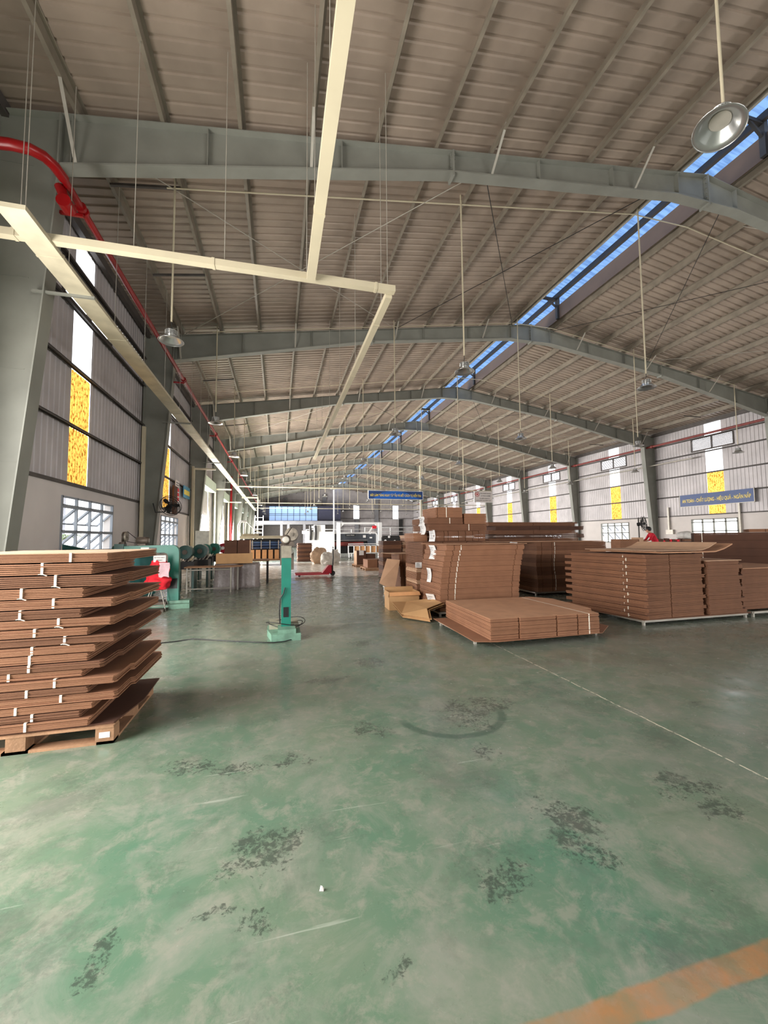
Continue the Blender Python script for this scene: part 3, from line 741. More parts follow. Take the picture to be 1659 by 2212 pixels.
vp = MB(); vp.box(-0.04, 0.04, -0.04, 0.04, 0, 3.6); tag(vp.build('post', m_white, loc=(4.0, 30.0, 1.5)), 'thin white hanging tube left of the blue banner', 'tube')
def board(name, label, x0, x1, z0, z1, y, m, rimc=m_white):
    t = thing(name, label, 'sign', ((x0+x1)/2, y, (z0+z1)/2)); w, h = (x1-x0)/2, (z1-z0)/2
    g = MB(); g.box(-w, w, -0.02, 0.02, -h, h); g.build('board', m, t)
    g = MB()
    g.box(-w-0.02, w+0.02, -0.03, 0.03, h, h+0.03); g.box(-w-0.02, w+0.02, -0.03, 0.03, -h-0.03, -h); g.box(-w-0.03, -w, -0.03, 0.03, -h, h); g.box(w, w+0.03, -0.03, 0.03, -h, h)
    g.build('frame', rimc, t); return t
def ctext(t, txt, w, h, dx=0, dz=0, m=m_gold, nm='lettering', y=-0.026): return lettering(nm, txt, m, t, w, h, loc=(dx, y, dz), rot=(R(90), 0, 0))
bn = board('banner', 'blue banner with yellow slogan hanging across the middle of the hall', 6.62, 10.98, 4.45, 5.07, 29.85, m_blue)
g = MB(); 
for k in range(12):
    pass
g.prism([(-0.1+2.0*math.cos(a)*0.6, 0.28*math.sin(a)+0.02) for a in [math.pi*j/12 for j in range(13)]] + [(-1.9, -0.29), (2.0, -0.29)], -0.0215, -0.0205, 'y'); g.build('bright_middle_panel', m_bluebright, bn, label='brighter blue middle of the banner')  # flat brighter blue shape on the banner
ctext(bn, 'HÃY LÀM ĐÚNG NGAY TỪ ĐẦU VÀ BIẾT CÁCH TỰ KIỂM TRA', 4.1, 0.33)
ws = board('hanging_sign', 'white sign with a red ring emblem hanging right of the blue banner', 15.45, 17.05, 4.32, 5.18, 29.85, m_signwhite)
g = MB(); g.lathe([(0.15, -0.026), (0.19, -0.026), (0.19, -0.02), (0.15, -0.02), (0.15, -0.026)], (-0.55, 0, 0.2), 24, 'y'); g.cyl((-0.55, -0.026, 0.2), 0.07, 0.004, 'y'); g.build('emblem', m_redink, ws)
for i, (tx, w) in enumerate((('BẢO VỆ MÔI TRƯỜNG', 0.95), ('LÀ TRÁCH NHIỆM', 0.85), ('CỦA MỖI CHÚNG TA', 0.9))): ctext(ws, tx, w, 0.10, 0.2 if i < 2 else 0.1, 0.28-0.2*i, m_ink)
ctext(ws, 'NGƯỜI QUẢN LÝ', 1.3, 0.09, 0, -0.30, m_ink)
rs = thing('wall_banner', 'long blue banner with yellow slogan on the right wall', 'sign', (25.42, 18.43, 3.68), R(-90))
g = MB(); g.box(-2.12, 2.12, -0.02, 0.02, -0.37, 0.37); g.build('board', m_blue, rs)
g = MB(); g.box(-2.14, 2.14, -0.03, 0.03, -0.40, -0.37); g.box(2.12, 2.15, -0.03, 0.03, -0.40, 0.42); g.box(-2.15, -2.12, -0.03, 0.03, -0.4, 0.37); g.build('frame', m_galv, rs)
ctext(rs, 'AN TOÀN - CHẤT LƯỢNG - HIỆU QUẢ - NGĂN NẮP', 3.95, 0.40, m=m_gold)
# notices on the left wall
nb = thing('wall_notice', 'tall narrow red and white notice on the left wall', 'sign', (-4.3, 19.3, 3.65), R(90))
g = MB(); g.box(-0.32, 0.32, -0.015, 0.015, -0.52, 0.42); g.build('board', m_signwhite, nb)
g = MB()
for z in (-0.46, -0.26, -0.06): g.box(-0.30, 0.30, -0.02, -0.016, z, z+0.15)
g.build('red_panels', m_redcloth, nb)
g = MB()
for z in (0.1, 0.2, 0.3): g.box(-0.24, 0.24, -0.02, -0.016, z, z+0.03)
g.build('text_lines', m_ink, nb)
nb = thing('wall_notice', 'blue and yellow banner on the left wall beyond the fan', 'sign', (-4.3, 21.2, 3.75), R(90))
g = MB(); g.box(-0.68, 0.68, -0.015, 0.015, -0.28, 0.28); g.build('board', mat('light_blue_banner', s(86, 156, 190), 0.5), nb)
g = MB(); g.box(-0.6, 0.6, -0.02, -0.016, -0.13, 0.1); g.build('yellow_band', m_gold, nb)
nb = MB(); nb.box(-0.03, 0.03, -0.3, 0.3, -0.7, 0.5); tag(nb.build('cabinet', m_kbrown, loc=(-4.24, 18.7, 3.25)), 'dark brown panel on the left wall beside the red and white notice', 'panel')
# downpipes on the left wall at the columns
for k, x in ((3, -4.28), (4, -4.2), (5, -4.2), (6, -4.2)):
    g = MB(); g.box(-0.05, 0.05, -0.05, 0.05, 0, 5.2 if k < 5 else 4.6)
    tag(g.build('downpipe', m_cream, loc=(x, FY[k]-0.35, 0.0)), 'cream vertical conduit beside the %s left column ahead' % ORD[k-2], 'conduit', 'cream conduits by the left columns')
for (y, z, nm) in ((21.6, 4.95, 'second'), (28.6, 4.75, 'third'), (36.2, 4.55, 'fourth')):
    t = thing('cable_drop', 'cream cable drop bending down from the trunking near the %s left column' % nm, 'conduit', (-3.15, y, z), 0, 'cream cable drops')
    g = MB(); g.box(-0.95, 0.1, -0.04, 0.04, 0.0, 0.08); g.build('arm', m_cream, t); g = MB(); g.box(-0.95, -0.87, -0.04, 0.04, -z, 0.0); g.build('drop', m_cream, t)
t = thing('cable_drop', 'cream trunking frame dropping from the ceiling run above the left machine', 'conduit', (-1.6, 33.5, 4.7))
g = MB(); g.box(-1.2, 0.06, -0.04, 0.04, 0.0, 0.1); g.build('arm', m_cream, t); g = MB(); g.box(-0.04, 0.06, -0.04, 0.04, -4.7, 0.0); g.build('drop', m_cream, t)

# ---- fans
def fan(label, loc, rz, tilt, arm):
    t = thing('wall_fan', label, 'fan', loc, rz)
    g = MB()
    M_ = Matrix.Rotation(tilt, 4, 'X')
    for r_ in (0.33, 0.25, 0.17, 0.09):
        for yo in ((0.0, 0.33), (0.10, 0.30)) if r_ > 0.3 else ((0.0 - (0.33-r_)*0.18, 0), (0.12+(0.3-r_)*0.1, 0)):
            g.tube([(r_*math.cos(a), yo[0], r_*math.sin(a)) for a in [2*math.pi*k/24 for k in range(24)]], 0.006 if r_ < 0.3 else 0.010, 5, True)
    for k in range(30):
        a = 2*math.pi*k/30
        g.tube([(0.05*math.cos(a), -0.06, 0.05*math.sin(a)), (0.25*math.cos(a), -0.02, 0.25*math.sin(a)), (0.33*math.cos(a), 0.03, 0.33*math.sin(a)), (0.2*math.cos(a), 0.12, 0.2*math.sin(a)), (0.05*math.cos(a), 0.14, 0.05*math.sin(a))], 0.0035, 4)
    g.v = [tuple(M_ @ Vector(v)) for v in g.v]; g.build('cage', m_black, t)
    b = MB()
    for k in range(3):
        a = 2*math.pi*k/3; ca, sa = math.cos(a), math.sin(a)
        P = [(0.04, 0.0), (0.16, 0.09), (0.28, 0.08), (0.29, -0.02), (0.16, -0.05)]
        vs = [(u*ca-v*sa, 0.05+0.12*v, u*sa+v*ca) for u, v in P] + [(u*ca-v*sa, 0.058+0.12*v, u*sa+v*ca) for u, v in P]
        b.add(vs, [(0,1,2,3,4), (9,8,7,6,5)] + [(i, (i+1) % 5, (i+1) % 5+5, i+5) for i in range(5)])
    b.cyl((0, -0.02, 0), 0.05, 0.1, 'y'); b.v = [tuple(M_ @ Vector(v)) for v in b.v]; b.build('blades', m_black, t)
    h = MB(); h.cyl((0, 0.12, 0), 0.08, 0.2, 'y'); h.v = [tuple(M_ @ Vector(v)) for v in h.v]; h.build('motor', m_black, t)
    a_ = MB(); a_.tube(arm, 0.022, 6); a_.build('bracket', m_black, t)
    return t
fan('black wall fan on a bracket on the second left column', (-3.38, 14.45, 2.62), R(38), R(-22), [(0, 0.2, -0.03), (-0.1, 0.25, -0.22), (-0.35, 0.3, -0.24), (-0.42, 0.33, 0.05)])
ft = fan('black pedestal fan on a tall pole near the right wall', (16.5, 15.1, 2.04), R(30), R(-6), [(0, 0.2, 0), (0.2, 0.3, -0.1), (0.3, 0.35, 0)])
g = MB(); g.tube([(0.3, 0.33, -2.04), (0.3, 0.33, 0.3)], 0.03, 8); g.cyl((0.3, 0.33, -2.04), 0.25, 0.04); g.build('pole', m_girt, ft)
fan('black wall fan high up beside the dark post of the right wall', (16.9, 24.5, 1.9), R(-20), 0, [(0, 0.2, 0), (0.3, 0.5, 0), (0.3, 0.5, -1.85)])
# conduits on right white wall
for (y, nm) in ((21.5, 'left'), (17.35, 'right')):
    g = MB(); g.box(-0.04, 0.04, -0.05, 0.05, 0, 1.6 if nm == 'left' else 4); 
    tag(g.build('wall_conduit', m_galv, loc=(25.5, y+ (0 if nm=='left' else -0.2), 1.75 if nm == 'left' else 0.0)), 'grey conduit on the right wall just %s of the barred window' % nm, 'conduit')
g = MB(); g.box(-0.06, 0.06, -0.25, 0.25, -0.15, 0.15); tag(g.build('switch_box', m_galv, loc=(25.5, 21.45, 1.7)), 'grey switch box at the foot of the right wall conduit', 'switch box')
# outside the windows
bld = thing('outside_building', 'pale building with blue windows seen through the left windows', 'building', (-16, 16, 0))
g = MB(); g.box(-2, 2, -14, 16, 0, 4.5); g.build('wall', m_ext, bld)
for k in range(8):
    g = MB(); g.box(2.0, 2.03, -12+3.4*k, -10.4+3.4*k, 1.5, 2.6); g.build('window', m_glassblue, bld)
for (x, y, h, nm) in ((-6.3, 14.2, 2.0, 'first left window'), (-6.5, 22.5, 1.5, 'second left window'), (-6.8, 12.0, 0.9, 'lower half of the first left window')):
    t = thing('palm_plant', 'green palm outside the %s' % nm, 'plant', (x, y, 0))
    g = MB(); g.tube([(0, 0, 0), (0, 0, h*0.75)], 0.07, 7); g.build('trunk', m_wood, t)
    g = MB()
    for k in range(18):
        a = k*2.4; e = 0.5 + 0.4*((k*7) % 5)/5; L_ = 0.75
        p0 = Vector((0, 0, h*0.75)); dr = Vector((math.cos(a), math.sin(a), 0)); sd = Vector((-math.sin(a), math.cos(a), 0))*0.05
        pts = [p0 + dr*(L_*u) + Vector((0, 0, e*u - 0.55*u*u)) for u in (0, 0.33, 0.66, 1)]
        vs = []
        for i, p in enumerate(pts): w_ = (0.3, 1, 0.8, 0.05)[i]; vs += [p-sd*w_, p+Vector((0,0,0.01)), p+sd*w_]
        fs = []
        for i in range(3): fs += [(3*i, 3*i+1, 3*i+4, 3*i+3), (3*i+1, 3*i+2, 3*i+5, 3*i+4)]
        g.add(vs, fs)
    g.build('fronds', m_leaf, t)
# ------------------------------------------------------------------ cardboard
m_kmid_lit = mat('kraft_slab_lit_tone', s(130, 88, 62), 0.86, 0, 0.08, 5, 0.1, 90)  # light on the protruding bundles painted in as a lighter kraft
def sheets(mb, poly, z0, z1, n, jit=0.006, gap=0.28, rnd=random, bow=0.0):
    t = (z1-z0)/n
    for i in range(n):
        dx, dy = rnd.uniform(-jit, jit), rnd.uniform(-jit, jit); a = rnd.uniform(-0.3, 0.3)*jit
        ps = [(x+dx+a*y, y+dy-a*x) for x, y in poly]
        mb.prism(ps, z0+t*i, z0+t*(i+1-gap))
    return mb
def rect_flaps(w, d, slots=(), dep=0.07, sw=0.012, notch=None):
    """footprint of a folded carton blank, origin at its front left corner, with slots cut in the front edge"""
    p = [(0, 0)]
    for s_ in slots: p += [(s_-sw/2, 0), (s_-sw/2, dep), (s_+sw/2, dep), (s_+sw/2, 0)]
    p.append((w, 0))
    if notch: p += [(w, notch[0]), (w-notch[2], notch[0]), (w-notch[2], notch[1]), (w, notch[1])]
    p += [(w, d), (0, d)]
    return p
def tie_band(mb, x, y, z0, z1, tail=0):
    mb.box(x-0.008, x+0.008, y-0.006, y, z0, z1)
    if tail: mb.bar((x, y-0.008, z0+0.008), (x+0.035*tail, y-0.010, z0-0.006), 0.008, 0.005); mb.bar((x, y-0.008, z0+0.008), (x-0.02*tail, y-0.010, z0+0.004), 0.007, 0.005)

# ---- pallet and bundles at the left edge
pal = thing('wooden_pallet', 'wooden pallet under the stack of cardboard bundles at the left edge', 'pallet', (-1.78, 4.0, 0))
for y in (-0.5, -0.02, 0.46):
    g = MB(); g.box(-0.61, 0.61, y-0.0, y+0.09, 0.0, 0.02); 
for (x0, x1) in ((-0.61, -0.5), (-0.08, 0.08), (0.5, 0.61)):
    g = MB(); g.box(x0, x1, -0.5, 0.5, 0.0, 0.018); g.build('bottom_board', m_wood, pal)
g = MB(); g.box(-0.61, 0.61, -0.5, -0.40, 0.0, 0.018); g.build('bottom_board', m_wood, pal)
for x in (-0.55, 0.0, 0.55):
    for y in (-0.44, 0.0, 0.44):
        g = MB(); g.box(x-0.06, x+0.06, y-0.055, y+0.055, 0.018, 0.112); b_ = g.build('block', m_wood, pal)
        if x > 0.5 and y < 0:
            g = MB(); g.box(x-0.035, x+0.035, y-0.058, y-0.0555, 0.045, 0.085); g.build('stencil_label', m_paper, b_)
for k in range(7):
    y = -0.5 + k*0.15; g = MB(); g.box(-0.61, 0.61, y, y+0.10, 0.114, 0.130); g.build('deck_board', m_wood, pal)
fb = MB(); fb.prism([(-0.6, -0.47), (0.60, -0.47), (0.68, -0.05), (0.66, 0.5), (-0.6, 0.52)], 0.132, 0.142)
tag(fb.build('cardboard_sheet', m_kbrown, loc=(-1.78, 4.0, 0)), 'brown cardboard base sheet on the pallet at the left edge, lowest of all', 'cardboard sheet')
zc = [1.405, 1.335, 1.245, 1.155, 1.075, 1.000, 0.930, 0.862, 0.800, 0.737, 0.675, 0.612, 0.557, 0.500, 0.435, 0.380, 0.318, 0.262, 0.208, 0.143]
cx = [-1.23, -1.34, -1.20, -1.39, -1.19, -1.40, -1.20, -1.35, -1.17, -1.30, -1.35, -1.25, -1.38, -1.16, -1.34, -1.16, -1.31, -1.39, -1.33]
tx_ = [147, 94, 121, 59, 118, 59, 129, 86, 143, 83, 79, 80, 42, 128, 77, 139, 57, 87, 76]
for i in range(19):
    z1, z0 = zc[i], zc[i+1]; x1 = cx[i]; w = 1.12
    long_ = x1 > -1.28
    d = 1.10 if long_ else 0.9
    yf = 3.5 + (0.0 if i not in (0,) else 0.0)
    g = MB(); rn = random.Random(i)
    # right-hand side carries the flaps: notch cut between them, near corner cut at a slant
    poly = [(-w, 0), (-0.02, 0), (0, 0.02), (0, 0.30), (0.03, 0.31), (0.03, d-0.02), (0.0, d), (-w, d)] if long_ else [(-w, 0), (-0.01, 0), (0, 0.02), (0, d), (-w, d)]
    sheets(g, poly, z0+0.004, z1-0.003, 6 if z1-z0 > 0.06 else 5, 0.007, 0.3, rn)
    mm = m_kraft3 if i in (0,) else m_kraft
    nm = 'topmost' if i == 0 else (ORD1[i] + ' from the top' if i < 18 else 'lowest')
    o = g.build('cardboard_bundle', m_kraft2 if i % 3 == 2 else m_kraft, loc=(x1, yf + rn.uniform(-0.01, 0.01), 0))
    tag(o, 'tied bundle of flat cartons on the left edge pallet, %s' % nm, 'cardboard bundle', 'bundles on the left edge pallet')
    if i == 0:
        g = MB(); g.prism([(p[0], p[1]) for p in poly], z1-0.004, z1+0.001); g.build('top_sheet', m_kraft3, o, label='top sheet painted paler for the light on it')  # light on the topmost bundle painted in as a paler sheet
    tx = -1.17 + (tx_[i]-243)*0.00333 - x1
    t = MB(); tie_band(t, tx, 0.0, z0+0.004, z1, (1 if i in (1, 2, 3, 5, 6, 8) else 0)); t.box(tx-0.008, tx+0.008, -0.004, d, z1-0.002, z1+0.002); t.build('twine', m_tie, o)

# ---- low steel stands
def stand(label, x0, x1, y0, y1, h=0.09, group='low steel stands'):
    t = thing('steel_stand', label, 'stand', ((x0+x1)/2, (y0+y1)/2, 0), 0, group); w, d = (x1-x0)/2, (y1-y0)/2
    g = MB()
    for y in (-d, 0, d): g.bar((-w, y, h-0.02), (w, y, h-0.02), 0.035)
    for x in (-w, w): g.bar((x, -d, h-0.02), (x, d, h-0.02), 0.035)
    g.build('frame', m_galv, t)
    for x in (-w+0.02, w-0.02):
        for y in (-d+0.02, d-0.02): g = MB(); g.box(x-0.018, x+0.018, y-0.018, y+0.018, 0, h-0.03); g.build('leg', m_galv, t)
    return t
def pile(name_label, x0, y0, w, d, z0, z1, nb, sheets_n=7, prof=None, slots=(), mats=(m_kraft,), cat='cardboard bundle', group=None, jit=0.006, tie=None, notch=None, dep=0.07, shift=None, name='cardboard_bundle', labels=None, gap=0.2):
    out = []
    for i in range(nb):       # i = 0 is the topmost
        a, b = z1-(z1-z0)*(i+1)/nb, z1-(z1-z0)*i/nb
        rn = random.Random(hash(name_label) % 997 + i*13 if False else len(name_label)*31+i)
        px = prof(1-(i+0.5)/nb) if prof else 0
        sx, sy = (shift(i) if shift else (0, 0))
        g = MB(); poly = rect_flaps(w, d, slots, dep, 0.012, notch)
        sheets(g, poly, a+0.001, b-0.002, sheets_n, jit, gap, rn)
        o = g.build(name, mats[i % len(mats)], loc=(x0+px+sx, y0+sy, 0))
        nm = 'topmost' if i == 0 else ('lowest' if i == nb-1 else ORD1[i] + ' from the top')
        tag(o, '%s, %s' % (name_label, nm) if nb > 1 else name_label, cat, group)
        if tie is not None:
            t = MB(); tie_band(t, tie, 0.0, a+0.006, b-0.004); t.build('twine', m_tie, o)
        out.append(o)
    return out
# low wide stack, front centre right
stand('low steel stand under the wide low stack nearest the white floor line', 2.66, 4.72, 5.24, 6.5)
g = MB(); g.prism([(2.55, 5.02), (2.85, 4.93), (4.55, 4.95), (4.98, 5.3), (4.9, 6.55), (2.60, 6.62)], 0.092, 0.100)
tag(g.build('cardboard_sheet', m_kraft), 'thin cardboard sheet poking out under the wide low stack', 'cardboard sheet')
zl = [0.385, 0.335, 0.275, 0.225, 0.165, 0.102]
for i in range(5):
    rn = random.Random(40+i); g = MB()
    poly = [(2.78, 4.99), (3.20, 4.985), (3.205, 5.06), (3.215, 5.06), (3.22, 4.965), (3.78, 4.955), (3.785, 5.03), (3.795, 5.03), (3.80, 4.95), (4.12, 4.945), (4.125, 5.02), (4.135, 5.02), (4.14, 4.94), (4.48, 4.93), (4.52, 5.2), (4.42, 5.24), (4.66, 5.28), (4.74, 6.3), (4.5, 6.62), (2.86, 6.68)]
    sheets(g, [(x-2.78, y-4.99) for x, y in poly], zl[i+1]+0.002, zl[i]-0.002, 6, 0.006, 0.18, rn)
    o = tag(g.build('cardboard_bundle', m_kraft, loc=(2.78, 4.99, 0)), 'wide low bundle of carton blanks at front centre right, %s' % ('topmost' if i == 0 else 'lowest' if i == 4 else ORD1[i] + ' from the top'), 'cardboard bundle', 'wide low stack bundles')
    t = MB(); tie_band(t, 1.53, -0.055, zl[i+1]+0.002, zl[i])
    if i == 0: t.box(1.525, 1.54, -0.05, 1.6, zl[i]-0.003, zl[i]+0.002)
    t.build('twine', m_tie, o)
    if i == 0:
        g = MB(); g.prism([(x-2.78, y-4.99) for x, y in poly], zl[0]-0.003, zl[0]+0.001); g.build('top_sheet', m_ktop_lit, o)
# tall stack with paper tags (A)
profA = lambda t: 0.17*(t**2.2)
stand('low steel stand under the tall stack with paper tags', 2.95, 4.6, 7.2, 8.25)
A = pile('bundle of flat cartons in the tall tagged stack', 2.95, 7.17, 1.68, 1.12, 0.10, 1.345, 12, 8, profA, (0.16, 1.52), (m_kraft, m_kraft), group='tall tagged stack bundles', jit=0.008, tie=0.30, gap=0.16)
g = MB(); 
top = [(-0.02, -0.03), (1.72, -0.03), (1.72, 1.3), (-0.05, 1.3)]
g.prism(top, 1.352, 1.360); tag(g.build('cardboard_sheet', m_ktop_lit, loc=(3.10, 7.15, 0)), 'flat cardboard sheet lying on top of the tall tagged stack', 'cardboard sheet')
def paper(label, loc, w, h, ry, rz, curl=0.0, m=m_paper):
    g = MB(); n = 6; vs = []
    for i in range(n+1):
        u = i/n; vs += [(-w/2, curl*math.sin(u*math.pi)*0.05, -h*u), (w/2, curl*math.sin(u*math.pi)*0.05, -h*u)]
    vs += [(x, y+0.0015, z) for x, y, z in vs]; k = 2*(n+1)
    fs = []
    for i in range(n): fs += [(2*i, 2*i+1, 2*i+3, 2*i+2), (k+2*i, k+2*i+2, k+2*i+3, k+2*i+1)]
    fs += [(0, k, k+1, 1), (2*n, 2*n+1, k+2*n+1, k+2*n)]
    g.add(vs, fs)
    t = MB(); rn = random.Random(label)
    for i in range(7):
        z = -h*(0.15+0.1*i); t.box(-w*0.35, w*rn.uniform(0.0, 0.35), -0.004, -0.003, z-0.006, z)
    o = g.build('paper_tag', m, loc=loc); o.rotation_euler = (R(ry), 0, R(rz))
    tag(o, label, 'paper tag'); t.build('printed_lines', m_ink, o); return o
paper('white paper tag near the top left of the tall tagged stack', (3.02, 7.75, 1.335), 0.22, 0.28, 0, -80, 1)
paper('white paper tag halfway down the left side of the tall tagged stack', (2.93, 7.70, 0.88), 0.16, 0.28, 0, -82, 0.5)
paper('white paper tag hanging near the foot of the tall tagged stack', (2.85, 7.45, 0.40), 0.20, 0.32, 6, -60, 1)
# bent blanks on the floor
t = MB()
for i, (dz, dx) in enumerate(((0.0, 0.0), (0.035, 0.03), (0.06, -0.02))):
    P = [(-0.38, 0.60), (0.06, 0.42), (-0.02, -0.52), (-0.20, -0.42)]
    zz = [0.17, 0.16, 0.09, 0.02]
    n = len(P)
    vs = [(-0.36+dx, 0.50, 0.16+dz), (-0.02+dx, 0.62, 0.13+dz), (0.06+dx, -0.36, 0.15+dz), (-0.34+dx, -0.10, 0.03+dz), (0.0+dx, -0.62, 0.03+dz), (0.36+dx, 0.2, 0.24+dz), (0.40+dx, -0.25, 0.22+dz)]
    vs += [(x, y, z-0.008) for x, y, z in vs]
    t.add(vs, [(0, 3, 4, 2, 1), (1, 2, 6, 5), (7, 8, 9, 11, 10), (8, 12, 13, 9), (0, 7, 10, 3), (3, 10, 11, 4), (4, 11, 9, 2), (2, 9, 13, 6)])
tag(t.build('carton_blanks', m_box, loc=(2.58, 7.35, 0)), 'bent loose carton blanks spilling onto the floor by the tall stack', 'cardboard')
# open carton
oc = thing('open_carton', 'open tan carton standing on the floor beside the tall tagged stack', 'carton', (2.55, 8.32, 0), R(-3))
w, d, h, e = 0.32, 0.24, 0.37, 0.006
for nm, bb in (('front_panel', (-w, w, -d, -d+e, 0, h)), ('back_panel', (-w, w, d-e, d, 0, h)), ('side_panel', (-w, -w+e, -d, d, 0, h)), ('side_panel', (w-e, w, -d, d, 0, h)), ('base', (-w, w, -d, d, 0, e))):
    g = MB(); g.box(*bb); pnl = g.build(nm, m_box, oc)
    if nm == 'front_panel':
        g = MB(); [g.box(-0.08+0.0, 0.07+0.02*k, -d-0.002, -d-0.001, 0.07+0.02*k, 0.078+0.02*k) for k in range(3)]; g.build('printed_lines', m_ink, pnl)
g = MB(); g.add([(-w, -d, h), (w, -d, h), (w+0.02, -d-0.04, h-0.07), (-w-0.0, -d-0.04, h-0.07), (-w, -d-0.004, h), (w, -d-0.004, h), (w+0.02, -d-0.044, h-0.07), (-w, -d-0.044, h-0.07)], [(0,1,2,3),(7,6,5,4),(2,6,7,3),(0,3,7,4),(1,5,6,2)]); g.build('flap', m_orangebox, oc)
g = MB(); g.add([(-w, d, h), (w, d, h), (w, d+0.05, h+0.05), (-w, d+0.05, h+0.05)], [(0,1,2,3)]); g.build('flap', m_box, oc)
g = MB(); g.add([(-w, -d, h), (-w, d, h), (-w-0.02, d, h-0.1), (-w-0.02, -d, h-0.1)], [(0,1,2,3)]); g.build('flap', m_box, oc)
# leaning board
g = MB(); vs = [(2.70, 10.05, 0.96), (3.04, 10.02, 0.92), (2.80, 9.72, 0.18), (2.42, 9.75, 0.38)]; vs += [(x, y+0.012, z-0.006) for x, y, z in vs]
g.add(vs, [(3,2,1,0),(4,5,6,7),(0,1,5,4),(1,2,6,5),(2,3,7,6),(3,0,4,7)])
tag(g.build('cardboard_sheet', m_kraft3), 'pale cardboard sheet leaning aslant above the open carton', 'cardboard sheet')
stand('low steel stand behind the open carton', 2.85, 4.2, 10.0, 11.0, 0.16)
pile('slanting bundle of blanks on stand behind the open carton', 3.12, 10.2, 0.36, 0.75, 0.17, 1.06, 3, 12, lambda t: -0.06*t, (0.1, 0.22), (m_kraft2,), group='narrow stack behind the carton', gap=0.12)
pile('dark bundle in low stack behind the small striped stack', 3.55, 10.4, 1.2, 0.8, 0.17, 1.04, 3, 10, None, (0.4,), (m_kbrown,), group='dark low stack')
g = MB(); g.prism([(0, 0), (1.1, 0.02), (1.05, 0.85), (-0.15, 0.8)], 1.068, 1.078); tag(g.build('cardboard_sheet', m_kraft3, loc=(2.92, 10.15, 0)), 'pale cardboard sheet on top of the narrow stack behind the carton', 'cardboard sheet')
pile('thin bundle in small striped stack left of the tall one', 2.93, 8.42, 0.7, 0.75, 0.06, 0.90, 10, 4, lambda t: 0.0, (), (m_kraft, m_kraft3, m_kraft), group='small striped stack', jit=0.012, gap=0.22)
pp = paper('white paper tag lying on the small striped stack', (2.98, 8.43, 0.95), 0.14, 0.22, -62, -20, 0.5)
# stacks behind A: lower dark mass then the crooked top group
g_e = pile('flat bundle low behind the tall tagged stack', 3.2, 8.75, 1.6, 1.3, 0.02, 1.40, 8, 8, None, (0.5, 1.1), (m_kraft2,), group='stack behind the tall tagged stack')
pile('slotted bundle high behind the tall tagged stack', 3.45, 8.70, 1.31, 1.1, 1.402, 1.64, 1, 16, None, (0.26, 0.36, 0.62, 0.80, 0.98, 1.14), (m_kraft2,), dep=0.10)
pile('small bundle at the left of the slotted bundle', 3.05, 8.95, 0.34, 0.7, 1.402, 1.60, 1, 10, None, (), (m_kraft,))
pile('broad bundle resting on the slotted bundle', 3.33, 8.68, 1.46, 1.15, 1.642, 1.80, 1, 10, None, (), (m_kraft2,), tie=1.0)
pile('bundle above the broad bundle, left of the small square one', 3.30, 8.68, 0.88, 1.1, 1.802, 1.945, 1, 9, None, (), (m_kraft2,), tie=0.55)
pile('small square bundle at the right of the crooked top group', 4.22, 8.66, 0.56, 0.8, 1.802, 2.05, 1, 12, None, (), (m_kraft,), jit=0.008)
pile('uppermost bundle of the crooked group behind the tall stack', 3.50, 8.66, 0.66, 0.9, 1.947, 2.19, 1, 12, None, (0.04,), (m_kraft,), tie=0.26)
paper('white paper tag on the upper left of the crooked top group', (3.24, 8.95, 1.98), 0.20, 0.22, 0, -70, 1)
paper('white paper tag below another on the crooked top group', (3.24, 8.92, 1.80), 0.20, 0.24, 0, -70, 1)
paper('white paper tag in front of the slotted bundle', (3.40, 8.69, 1.66), 0.14, 0.26, 0, -40, 1)
# B: wide tall stack right of A
stand('low steel stand under the wide tall stack right of the tagged stack', 6.3, 8.4, 9.0, 10.8)
pile('bundle in the wide tall stack right of the tagged stack', 6.30, 8.92, 2.1, 1.7, 0.10, 1.345, 12, 7, lambda t: 0.02*math.sin(9*t), (0.14, 0.44), (m_kraft2, m_kraft2, m_kraft), group='wide tall stack bundles', jit=0.008, tie=0.52, gap=0.14)
g = MB(); g.prism([(-0.72, 0.45), (0.05, -0.03), (2.15, -0.03), (2.12, 1.8), (-0.6, 1.8)], 1.350, 1.362); tag(g.build('cardboard_sheet', m_ktop_lit, loc=(6.3, 8.92, 0)), 'large cardboard sheet on top of the wide tall stack', 'cardboard sheet')
paper('white paper tag at the left end of the wide tall stack top', (5.85, 9.22, 1.36), 0.20, 0.18, 0, -10, 0.3)
# J: long stack behind
pile('long bundle in the high stack behind the wide tall stack', 6.98, 12.5, 3.6, 1.6, 0.02, 2.0, 14, 5, None, (1.75,), (m_kraft2, m_kbrown), group='long high stack bundles', jit=0.012, shift=lambda i: ((0.0, 0.0) if i % 2 == 0 else (0.28, 0.02)), gap=0.16)
for i, z in enumerate((1.62, 1.85)):
    g = MB(); g.box(0, 0.12, 0, 0.05, 0, 0.09); tag(g.build('corner_tab', m_paper, loc=(10.46, 12.46, z)), 'small white tab at the right end of the long high stack, %s' % ('lower' if i == 0 else 'upper'), 'tab')
